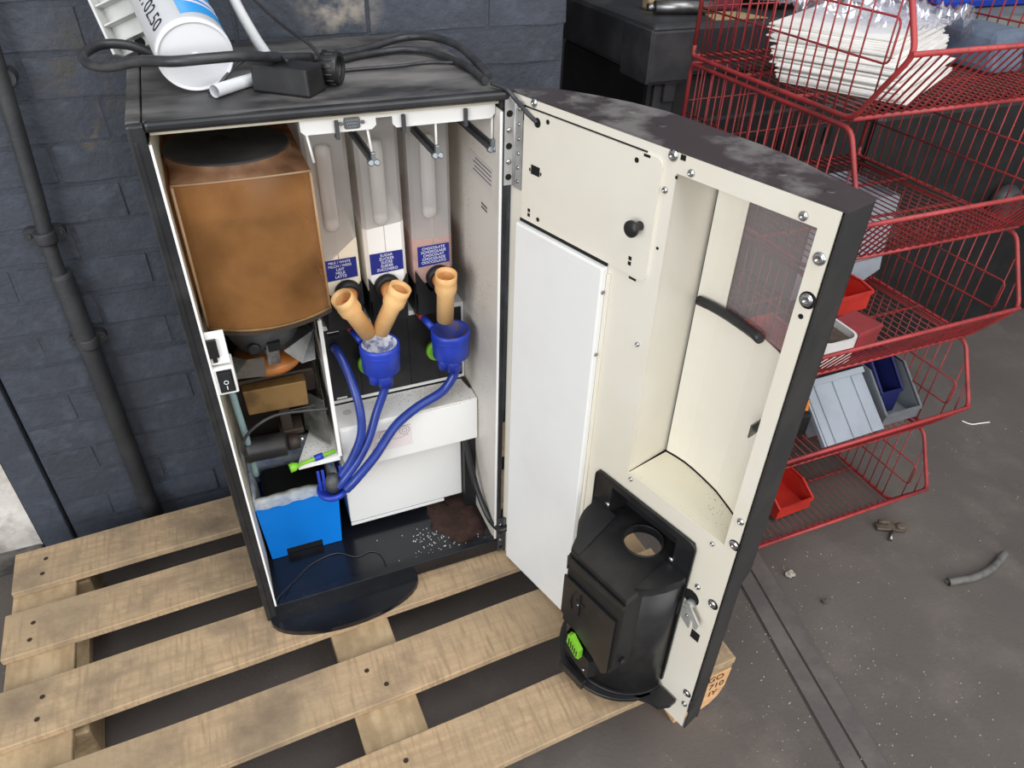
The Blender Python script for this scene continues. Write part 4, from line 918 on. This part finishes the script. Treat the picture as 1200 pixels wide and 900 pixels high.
b = B(); b.lathe([(.0145, 0), (.0160, .002), (.0145, .004)], cc+ca*.0175, ca, 20, (False, False)); obj('seal', b, 'gasket', co_)
b = B(); b.lathe([(.014, 0), (.014, .006), (.012, .007)], (.247, .135, H+.0002), n=16); obj('cork_washer', b, 'card', label='small tan washer lying behind the black coupling', cat='washer')
# cables
def cable(label, pts, r, mat='cable'):
    b = B(); b.tube(cr(pts, 7), r, 10); return obj('cable', b, mat, label=label, cat='cable', base=(pts[0][0], pts[0][1], H))
z0 = H+.0062
cable('thick black corrugated cable looping out past the left edge of the machine top', [(.046, .245, z0+.012), (.010, .250, z0+.026), (-.022, .245, z0+.029), (-.043, .215, z0+.024), (-.036, .178, z0+.020), (-.010, .130, z0+.026), (.030, .075, z0+.042), (.065, .040, z0+.047), (.10, .034, z0+.049), (.145, .045, z0+.047), (.190, .092, z0+.032), (.235, .130, z0+.022)], .0062)
cable('black power cable arching over the back right of the machine top', [(.200, .175, z0+.0055), (.262, .205, z0+.005), (.330, .235, z0+.006), (.395, .262, z0+.012), (.435, .240, z0+.016), (.459, .180, z0+.014), (.464, .110, z0+.006), (.458, .045, z0+.002)], .0056)
cable('second black cable lying under the arched power cable', [(.215, .150, z0), (.275, .195, z0), (.335, .228, z0), (.39, .238, z0+.001), (.425, .212, z0+.001), (.446, .150, z0), (.452, .085, z0), (.448, .030, z0)], .0048)
cable('thin black wire from the wall down to the coupling', [(.135, .40, H+.150), (.165, .345, H+.105), (.195, .285, H+.068), (.222, .225, H+.046), (.243, .175, H+.034), (.252, .140, H+.020)], .0026)
cable('thin grey wire lying across the machine top right of the coupling', [(.262, .150, H+.003), (.30, .155, H+.003), (.36, .158, H+.003), (.41, .165, H+.003), (.445, .150, H+.004)], .0022)
cable('thin black lead curling over the adapter towards the filter', [(.198, .074, H+.037), (.190, .092, H+.043), (.170, .102, H+.042), (.150, .107, H+.036), (.128, .108, H+.022), (.110, .100, H+.008), (.097, .092, H+.003)], .0022)

# ================================================================== RED WIRE BASKETS
BX0, BX1, BYF, BYL, BH, BS, BYB, BZ0 = .985, 1.495, -.105, -.177, .110, .2487, .318, -.1365
bw, bd, lipy = BX1-BX0, BYB-BYF, BYL-BYF
def make_basket():
    t = thing('wire_basket', 'x', 'basket', (BX0, BYF, BZ0), 'stacked red wire baskets')
    o = Vector((BX0, BYF, BZ0))
    def add(name, b, mat='wire'): b.xf(Matrix.Translation(o)); return obj(name, b, mat, t)
    R1, R2 = .0042, .00145
    top_ = BS-2*R1-.0006
    for x in (0, bw):
        b = B(); b.tube(fillet([(x, bd, R1+.02), (x, bd, R1), (x, 0, R1), (x, lipy, BH), (x, -.004, top_), (x, bd, top_), (x, bd, R1+.02)], .018), R1, 8); add('side_frame', b)
        sx = -R2-R1*.2 if x else R2+R1*.2
        b = B(); k = 19
        for i in range(1, k): y = bd*i/k; b.tube([(x+sx, y, R1), (x+sx, y, top_)], R2, 5)
        for i in range(1, 3):
            y = lipy*i/3; b.tube([(x+sx, y, BH*i/3), (x+sx, y*.9-.002, BH+(top_-BH)*(1-i/3))], R2, 5)
        add('side_wires', b)
        b = B(); b.tube(fillet([(x+sx*2.2, bd, .147), (x+sx*2.2, -.030, .147), (x+sx*2.2, -.030, .087), (x+sx*2.2, bd, .087)], .012), R2*1.15, 6); add('side_hairpin', b)
    b = B(); b.tube([(-.006, lipy, BH), (bw+.002, lipy, BH)], R1, 8); add('lip_bar', b)
    for nm, y, z_ in (('front_rail', 0, R1), ('back_rail', bd, R1), ('back_top_rail', bd, top_)):
        b = B(); b.tube([(0, y, z_), (bw, y, z_)], R1*.9, 8); add(nm, b)
    for y in (.13, .27):
        b = B(); b.tube([(.004, y, R1*.9), (bw-.004, y, R1*.9)], R1*.8, 8); add('floor_bar', b)
    b = B(); k = 27
    for i in range(1, k):
        x = bw*i/k; b.tube([(x, bd, R1*1.9+R2), (x, -.003, R1*1.9+R2)], R2, 5)
    add('floor_wires', b, 'wirerust')
    b = B()
    for i in range(1, k):
        x = bw*i/k; b.tube([(x, .006, R1*1.9+R2), (x, -.004, R1*1.9+R2), (x, lipy+.002, BH-.002), (x, lipy-.004, BH+.002)], R2, 5)
    add('lip_wires', b, 'wire')
    b = B(); k = 18
    for i in range(1, k):
        x = bw*i/k; b.tube([(x, bd, R1), (x, bd, top_)], R2, 5)
    for z_ in (.09, .17): b.tube([(0, bd+R2, z_), (bw, bd+R2, z_)], R2, 5)
    add('back_wires', b)
    return t
bk = make_basket()
blabels = ['red wire basket standing on the floor, lowest of the stack', 'red wire basket second from the floor, holding grey and navy bins', 'red wire basket third from the floor, holding red and white boxes', 'red wire basket fourth from the floor, below the paper stack', 'red wire basket on top of the stack, holding paper and plastic film']
bks = [bk]+[tree_copy(bk, (BX0, BYF, BZ0+BS*i)) for i in range(1, 5)]
for t, l in zip(bks, blabels): t['label'] = l
def bz(i): return BZ0+BS*i+.0125                        # top of the floor wires of basket i

# --- stack of paper in the top basket
pc = Vector((1.094, -.098)); e_a = Vector((-.109, .2)).normalized(); e_b = Vector((.236, .093)).normalized()
ps = thing('paper_stack', 'untidy stack of white paper in the top red basket', 'paper', (1.15, .05, bz(4)))
rg = random.Random(21); nsh = 32; thk = .0025
for i in range(nsh):
    da, db = rg.uniform(-.006, .006), rg.uniform(-.010, .010)+i*.0007; rot = rg.uniform(-.02, .02)
    o_ = pc+e_a*(da+.004+i*.0018)+e_b*(db+i*.0009); ea = Vector((e_a.x*math.cos(rot)-e_a.y*math.sin(rot), e_a.x*math.sin(rot)+e_a.y*math.cos(rot))); eb = Vector((ea.y, -ea.x))
    La, Lb = .205+rg.uniform(-.006, .006), .30
    z_ = bz(4)+i*thk; b = B()
    pts = [o_, o_+eb*Lb, o_+eb*Lb+ea*La, o_+ea*La]
    b.prism([(max(p.x, .992), p.y, z_) for p in pts], (0, 0, thk*.86)); obj('sheet', b, 'paper', ps)
ptop = bz(4)+nsh*thk
# --- crumpled film over the paper
b = B(); NX, NY = 44, 34; rg = random.Random(4)
from mathutils import noise as mn
vs = []
for j in range(NY+1):
    r_ = []
    for i in range(NX+1):
        s, t_ = i/NX, j/NY
        x = 1.10+.29*s+.015*math.sin(t_*7); y = .02+.24*t_-.03*math.sin(s*5)
        p = Vector((x*26, y*26, 3)); h = abs(mn.noise(p))*.034+abs(mn.noise(p*2.3))*.018
        pk = .05*math.exp(-((s-.28)**2/.02+(t_-.75)**2/.06))+.05*math.exp(-((s-.8)**2/.008+(t_-.8)**2/.03))
        edge = max(0, (s-.88)/.12)
        zz = ptop+.003+h+pk-.055*edge*edge
        r_.append(b.bm.verts.new((x, y, max(zz, bz(4)+.003))))
    vs.append(r_)
for j in range(NY):
    for i in range(NX): b.bm.faces.new((vs[j][i], vs[j][i+1], vs[j+1][i+1], vs[j+1][i]))
obj('plastic_film', b, 'film', label='crumpled clear plastic film lying over the paper stack', cat='film')
# --- bundle at the right of the top basket
b = B(); b.hexa([(1.400, .00, bz(4)), (1.482, .00, bz(4)), (1.482, .28, bz(4)), (1.400, .28, bz(4))], [(1.404, .02, bz(4)+.066), (1.480, .02, bz(4)+.070), (1.480, .27, bz(4)+.070), (1.404, .27, bz(4)+.072)], .012)
bun = obj('cloth_bundle', b, 'denim', label='blue grey wrapped bundle at the right end of the top red basket', cat='bundle')

# --- storage bins
def open_bin(name, label, mat, org, u, size, low=.45, th=.003, group=None, tilt=None):
    """stacking bin with a low cut front; u = direction of the front edge"""
    L, Dp, Hh = size; u = Vector((u[0], u[1], 0)).normalized(); v = Vector((-u.y, u.x, 0)); m_ = Matrix((u, v, Vector((0,0,1)))).transposed().to_4x4(); m_.translation = Vector(org)
    if tilt: m_ = m_ @ tilt
    t = thing(name, label, 'bin', org, group)
    def add(nm, b): b.xf(m_); return obj(nm, b, mat, t)
    lo = Hh*low; cut = Dp*.38
    b = B(); b.box(0, L, 0, Dp, 0, th); add('bottom', b)
    for x in (0, L-th):
        b = B(); b.prism([(x, 0, th), (x, Dp, th), (x, Dp, Hh), (x, cut, Hh), (x, .0, lo)], (th, 0, 0)); add('side', b)
    b = B(); b.box(th, L-th, Dp-th, Dp, th, Hh); add('back', b)
    b = B(); b.box(th, L-th, 0, th, th, lo); add('front', b)
    b = B()
    for x in (-.002, L-.003):
        b.prism([(x, -.002, lo-.004), (x, cut, Hh-.003), (x, Dp+.002, Hh-.003), (x, Dp+.002, Hh+.002), (x, cut-.002, Hh+.002), (x, -.002, lo+.003)], (.005, 0, 0))
    b.box(-.002, L+.002, -.004, .0, lo-.006, lo+.002); add('rim', b)
    return t
open_bin('storage_bin', 'small open bright red bin on the floor of the lowest basket', 'redbin', (1.172, -.060, bz(0)), (1, .04), (.105, .12, .062), .55, group=None)
# mid grey bin, lying with its mouth to the front right, and the pale grey crate in front of it
open_bin('storage_bin', 'mid grey open bin lying behind the pale grey bin in the second basket', 'greybin2', (1.383, -.080, bz(1)), (1, .0), (.106, .215, .105), .30)
open_bin('storage_bin', 'navy bin tucked inside the mid grey bin', 'navy', (1.389, -.045, bz(1)+.0035), (1, .0), (.062, .17, .128), .5)
pg = thing('storage_bin', 'pale grey upturned bin with ribbed base in the second basket', 'bin', (1.21, 0, bz(1)))
m_ = Matrix.Translation((1.209, -.094, bz(1)+.004)) @ Matrix.Rotation(R_(1), 4, 'Z') @ Matrix.Rotation(R_(40), 4, 'X')
def padd(nm, b, par=None): b.xf(m_); return obj(nm, b, 'greybin', par or pg)
b = B(); b.box(0, .167, .0, .148, .0, .004, .001); pb_ = padd('panel', b)
for x in (.022, .074, .130):
    b = B(); b.box(x, x+.0045, .002, .134, .0042, .0075, .001); padd('rib', b)
b = B(); b.box(-.004, .171, .136, .150, .0042, .010, .001); padd('rib_edge', b)
b = B(); b.box(0, .004, 0.03, .148, -.05, -.0002, .001); padd('side', b)
b = B(); b.box(-.006, -.0005, .0, .148, -.010, .002, .001); padd('rim', b)
b = B(); b.box(.163, .167, 0.03, .148, -.05, -.0002, .001); padd('side', b)
b = B(); b.box(.0045, .1625, .144, .148, -.05, -.0002, .001); padd('side', b)
b = B(); b.prism([(1.175, -.02, bz(1)+.0605), (1.195, -.028, bz(1)+.0605), (1.197, -.022, bz(1)+.085), (1.177, -.014, bz(1)+.085)], (0, .012, 0)); 
oc = obj('plastic_clip', b, 'orangeclip', label='small orange plastic clip beside the pale grey bin', cat='clip')
b = B(); b.box(1.08, 1.198, -.04, .16, bz(1), bz(1)+.0595, .004); obj('tool_case', b, 'toolbox', label='low black case left of the pale grey bin in the second basket', cat='case')
b = B(); b.tube([(1.130, -.085, bz(1)+.005), (1.118, -.040, bz(1)+.055)], .0025, 6); obj('metal_rod', b, 'steel', label='thin steel rod leaning on the black case', cat='rod')
# third basket: red bin, dull red box with lid, white box, red tray
open_bin('storage_bin', 'bright red bin behind the dull red box in the third basket', 'redbin', (1.255, .042, bz(2)), (1, .06), (.105, .085, .052), .85)
rx = thing('lidded_box', 'dull red lidded box in the third basket beside the white box', 'box', (1.23, -.05, bz(2)))
def slab(nm, b, mat, par): return obj(nm, b, mat, par)
b = B(); b.hexa([(1.1945, -.086, bz(2)), (1.266, -.072, bz(2)), (1.252, -.012, bz(2)), (1.1905, -.024, bz(2))], [(1.1925, -.088, bz(2)+.040), (1.268, -.074, bz(2)+.040), (1.253, -.010, bz(2)+.040), (1.1885, -.022, bz(2)+.040)], .002); slab('body', b, 'redbox', rx)
b = B(); b.hexa([(1.1915, -.090, bz(2)+.0405), (1.270, -.075, bz(2)+.0405), (1.255, -.008, bz(2)+.0405), (1.1875, -.020, bz(2)+.0405)], [(1.1930, -.088, bz(2)+.050), (1.2685, -.074, bz(2)+.050), (1.254, -.009, bz(2)+.050), (1.189, -.021, bz(2)+.050)], .002); slab('lid', b, 'redbox', rx)
wx = thing('white_tub', 'white round-cornered tub beside the dull red box', 'tub', (1.135, -.055, bz(2)))
b = B(); o_ = rrect(1.085, 1.184, -.104, -.005, .026, 5); i_ = rrect(1.090, 1.179, -.099, -.010, .022, 5)
b.rings([[(x, y, bz(2)) for x, y in o_], [(x, y, bz(2)+.055) for x, y in o_], [(x, y, bz(2)+.055) for x, y in i_], [(x, y, bz(2)+.02) for x, y in i_]], True, (True, True), False); slab('body', b, 'white', wx)
b = B(); b.prism([(x, y, bz(2)+.0205) for x, y in rrect(1.092, 1.177, -.097, -.012, .02, 5)], (0, 0, .02)); slab('contents', b, 'rust', wx)
open_bin('storage_bin', 'shallow red bin at the front of the third basket, left of the white tub', 'redbin', (.995, -.09, bz(2)), (1, 0), (.083, .13, .05), .7)
# tall grey crate with a cut corner at the back of the third basket
gc = thing('storage_bin', 'tall light grey crate with a cut lower corner at the back of the third basket', 'bin', (1.36, .2, bz(2)))
gy = .135; zt3 = bz(2)+.218
b = B(); b.prism([(1.22, gy, bz(2)), (1.405, gy, bz(2)), (1.470, gy, bz(2)+.035), (1.462, gy, bz(2)+.075), (1.452, gy, zt3), (1.22, gy, zt3)], (0, .004, 0)); slab('front', b, 'greybin', gc)
b = B(); b.box(1.22, 1.224, gy+.0045, .29, bz(2), zt3); slab('side', b, 'greybin', gc)
b = B(); b.prism([(1.470, gy+.0045, bz(2)+.035), (1.452, gy+.0045, zt3), (1.452, .29, zt3), (1.470, .29, bz(2)+.035)], (-.004, 0, 0)); slab('side', b, 'greybin', gc)
b = B(); b.box(1.2245, 1.448, .286, .29, bz(2), zt3); slab('back', b, 'greybin', gc)
b = B(); b.prism([(1.228, gy+.0045, zt3-.012), (1.446, gy+.0045, zt3-.012), (1.446, .2855, zt3-.012), (1.228, .2855, zt3-.012)], (0, 0, .004)); slab('lid', b, 'greybin', gc)
b = B(); b.tube([(1.23, gy-.001, bz(2)+.060), (1.466, gy-.001, bz(2)+.072)], .0012, 5); slab('seam', b, 'greybin2', gc)
b = B(); b.prism([(1.150, -.03, bz(3)), (1.180, -.02, bz(3)), (1.176, .0, bz(3)), (1.146, -.01, bz(3))], (0, .0, .014)); obj('plastic_clip', b, 'orangeclip', label='orange clip lying on the floor of the fourth basket', cat='clip')

# ================================================================== DARK THINGS BEHIND THE BASKETS
tbx = thing('tool_chest', 'tall black plastic tool chest with overhanging lid behind the red baskets', 'tool chest', (1.3, .62, FZ))
b = B(); b.box(.972, 1.66, .445, .86, FZ, .792, .012); tc = obj('body', b, 'toolbox', tbx)
b = B(); b.box(.958, 1.68, .425, .88, .793, .898, .012); tl = obj('lid', b, 'toollid', tbx)
b = B(); b.box(.952, 1.06, .418, .4245, .786, .890, .006); b.box(.950, .9575, .418, .53, .786, .890, .003); obj('lid_corner', b, 'toollid', tl)
b = B(); b.box(.985, 1.04, .437, .4445, .30, .78, .006); obj('corner_post', b, 'toollid', tc)
b = B(); b.box(1.005, 1.035, .428, .4365, .742, .785, .004); obj('latch', b, 'toollid', tc)
b = B(); b.box(.98, 1.65, .440, .4445, .690, .698); obj('seam_rib', b, 'toollid', tc)
for i in range(7):
    b = B(); b.box(1.08+i*.07, 1.105+i*.07, .441, .4448, .60, .64, .002); obj('vent', b, 'void', tc)
tt = .8982
b = B(); b.cyl((1.02, .53, tt+.014), (1.15, .50, tt+.014), .0135, 18); b.cyl((1.005, .534, tt+.014), (1.02, .53, tt+.014), .008, 12); sk = obj('steel_cylinder', b, 'steel', label='short steel cylinder lying on the tool chest lid', cat='cylinder')
b = B(); b.prism([(1.11, .44, tt), (1.24, .43, tt), (1.22, .50, tt), (1.14, .53, tt)], (0, 0, .002)); obj('cardboard_piece', b, 'card', label='torn brown cardboard piece on the tool chest lid', cat='cardboard')
b = B(); b.lathe([(.0, 0), (.09, 0), (.115, .02), (.118, .021), (.112, .021), (.088, .003), (.0, .003)], (1.36, .60, tt), n=28, caps=(False, False)); obj('metal_pan', b, 'steel', label='round dented metal pan on the tool chest behind the basket', cat='pan')
b = B(); b.box(1.17, 1.24, .53, .62, tt, tt+.03, .005); obj('red_tin', b, 'burgundy', label='dark red flat tin on the tool chest lid', cat='tin')
b = B(); b.box(1.03, 1.13, .57, .60, tt, tt+.025, .005); obj('wood_offcut', b, 'wood2', label='small wood offcut behind the steel cylinder', cat='wood')
bb2 = thing('storage_chest', 'wide black plastic chest in shadow behind the right of the baskets', 'chest', (2.2, .7, FZ))
b = B(); b.box(1.69, 2.85, .46, .98, FZ, .66, .03); t2 = obj('body', b, 'toolbox', bb2)
b = B(); b.box(1.684, 2.87, .44, 1.0, .661, .76, .03); obj('lid', b, 'toolbox', bb2)
for x in (1.82, 2.3): 
    b = B(); b.lathe([(.05, 0), (.055, .02), (.04, .05)], (x, .46, .34), (0,-1,0), 20); obj('wheel_cap', b, 'toollid', t2)
b = B(); b.box(1.80, 2.60, .48, .90, .7605, .85, .035); obj('seat_cushion', b, 'seat', label='grey padded cushion lying on the black chest', cat='cushion')
b = B(); b.box(1.95, 2.5, .62, .89, .8505, 1.0, .02); obj('blue_crate', b, 'royal', label='royal blue crate on the grey cushion', cat='crate')

# ================================================================== LITTER ON THE FLOOR
b = B(); b.tube(cr([(1.425, -.350, FZ+.0095), (1.49, -.362, FZ+.0095), (1.555, -.358, FZ+.0095), (1.62, -.338, FZ+.0095)]), .009, 12, caps=False)
b.tube(cr([(1.62, -.338, FZ+.0095), (1.555, -.358, FZ+.0095), (1.49, -.362, FZ+.0095), (1.425, -.350, FZ+.0095)]), .006, 12, caps=False); obj('hose_piece', b, 'hosegrey', label='short curved piece of grey rubber hose on the open floor', cat='hose')
cl = thing('metal_clamp', 'rusty metal clamp plate with bolt lying on the floor before the baskets', 'clamp', (1.43, -.17, FZ))
m_ = Matrix.Translation((1.43, -.175, FZ+.007)) @ Matrix.Rotation(R_(-28), 4, 'Z')
b = B(); b.box(-.035, .035, -.012, .012, 0, .006, .002); b.xf(m_); obj('plate', b, 'rust', cl)
b = B(); b.lathe([(.011, 0), (.011, .004), (.006, .006)], (.022, 0, .006), n=12); b.cyl((-.03, .006, .012), (-.005, .004, .014), .005, 8); b.xf(m_); obj('nut', b, 'rust', cl)
b = B(); b.cyl((0, -.012, .002), (-.012, -.04, -.001), .0045, 10); b.xf(m_); obj('bolt', b, 'steel', cl)
rg = random.Random(8)
def chip(x, y, r, label, mat='stone'):
    b = B(); bmesh.ops.create_icosphere(b.bm, subdivisions=2, radius=r)
    for v in b.bm.verts: v.co *= 1+rg.uniform(-.25, .25); v.co.z *= .6
    mz = min(v.co.z for v in b.bm.verts); b.xf(Matrix.Translation((x, y, FZ-mz))); obj('mortar_chip', b, mat, label=label, cat='chip')
chip(1.105, -.199, .011, 'pale mortar chip on the floor near the basket front corner'); chip(1.129, -.286, .007, 'small grey chip on the floor beside the steel strip', 'rust')
b = B(); b.tube(cr([(1.955, .07, FZ+.003), (1.97, .05, FZ+.002), (2.0, .043, FZ+.002), (2.03, .037, FZ+.002)]), .0018, 6); obj('wire_scrap', b, 'white', label='thin white wire scrap on the floor right of the baskets', cat='wire')
b = B()
for i in range(420):
    if i < 200: x, y = rg.gauss(1.02, .10), rg.uniform(-.75, -.15)
    else: x, y = rg.uniform(.6, 2.1), rg.uniform(-.85, .1)
    x = max(x, .80+rg.uniform(0, .05))
    r = rg.uniform(.0006, .0020); a = rg.uniform(0, 3)
    b.prism([(x+r*math.cos(a+k*2.1)*rg.uniform(.6, 1.6), y+r*math.sin(a+k*2.1), FZ) for k in range(3)], (0, 0, r*.7))
obj('floor_crumbs', b, 'stone', label='pale crumbs of grit scattered over the floor', cat='grit', kind='stuff', base=(1.2, -.3, FZ))
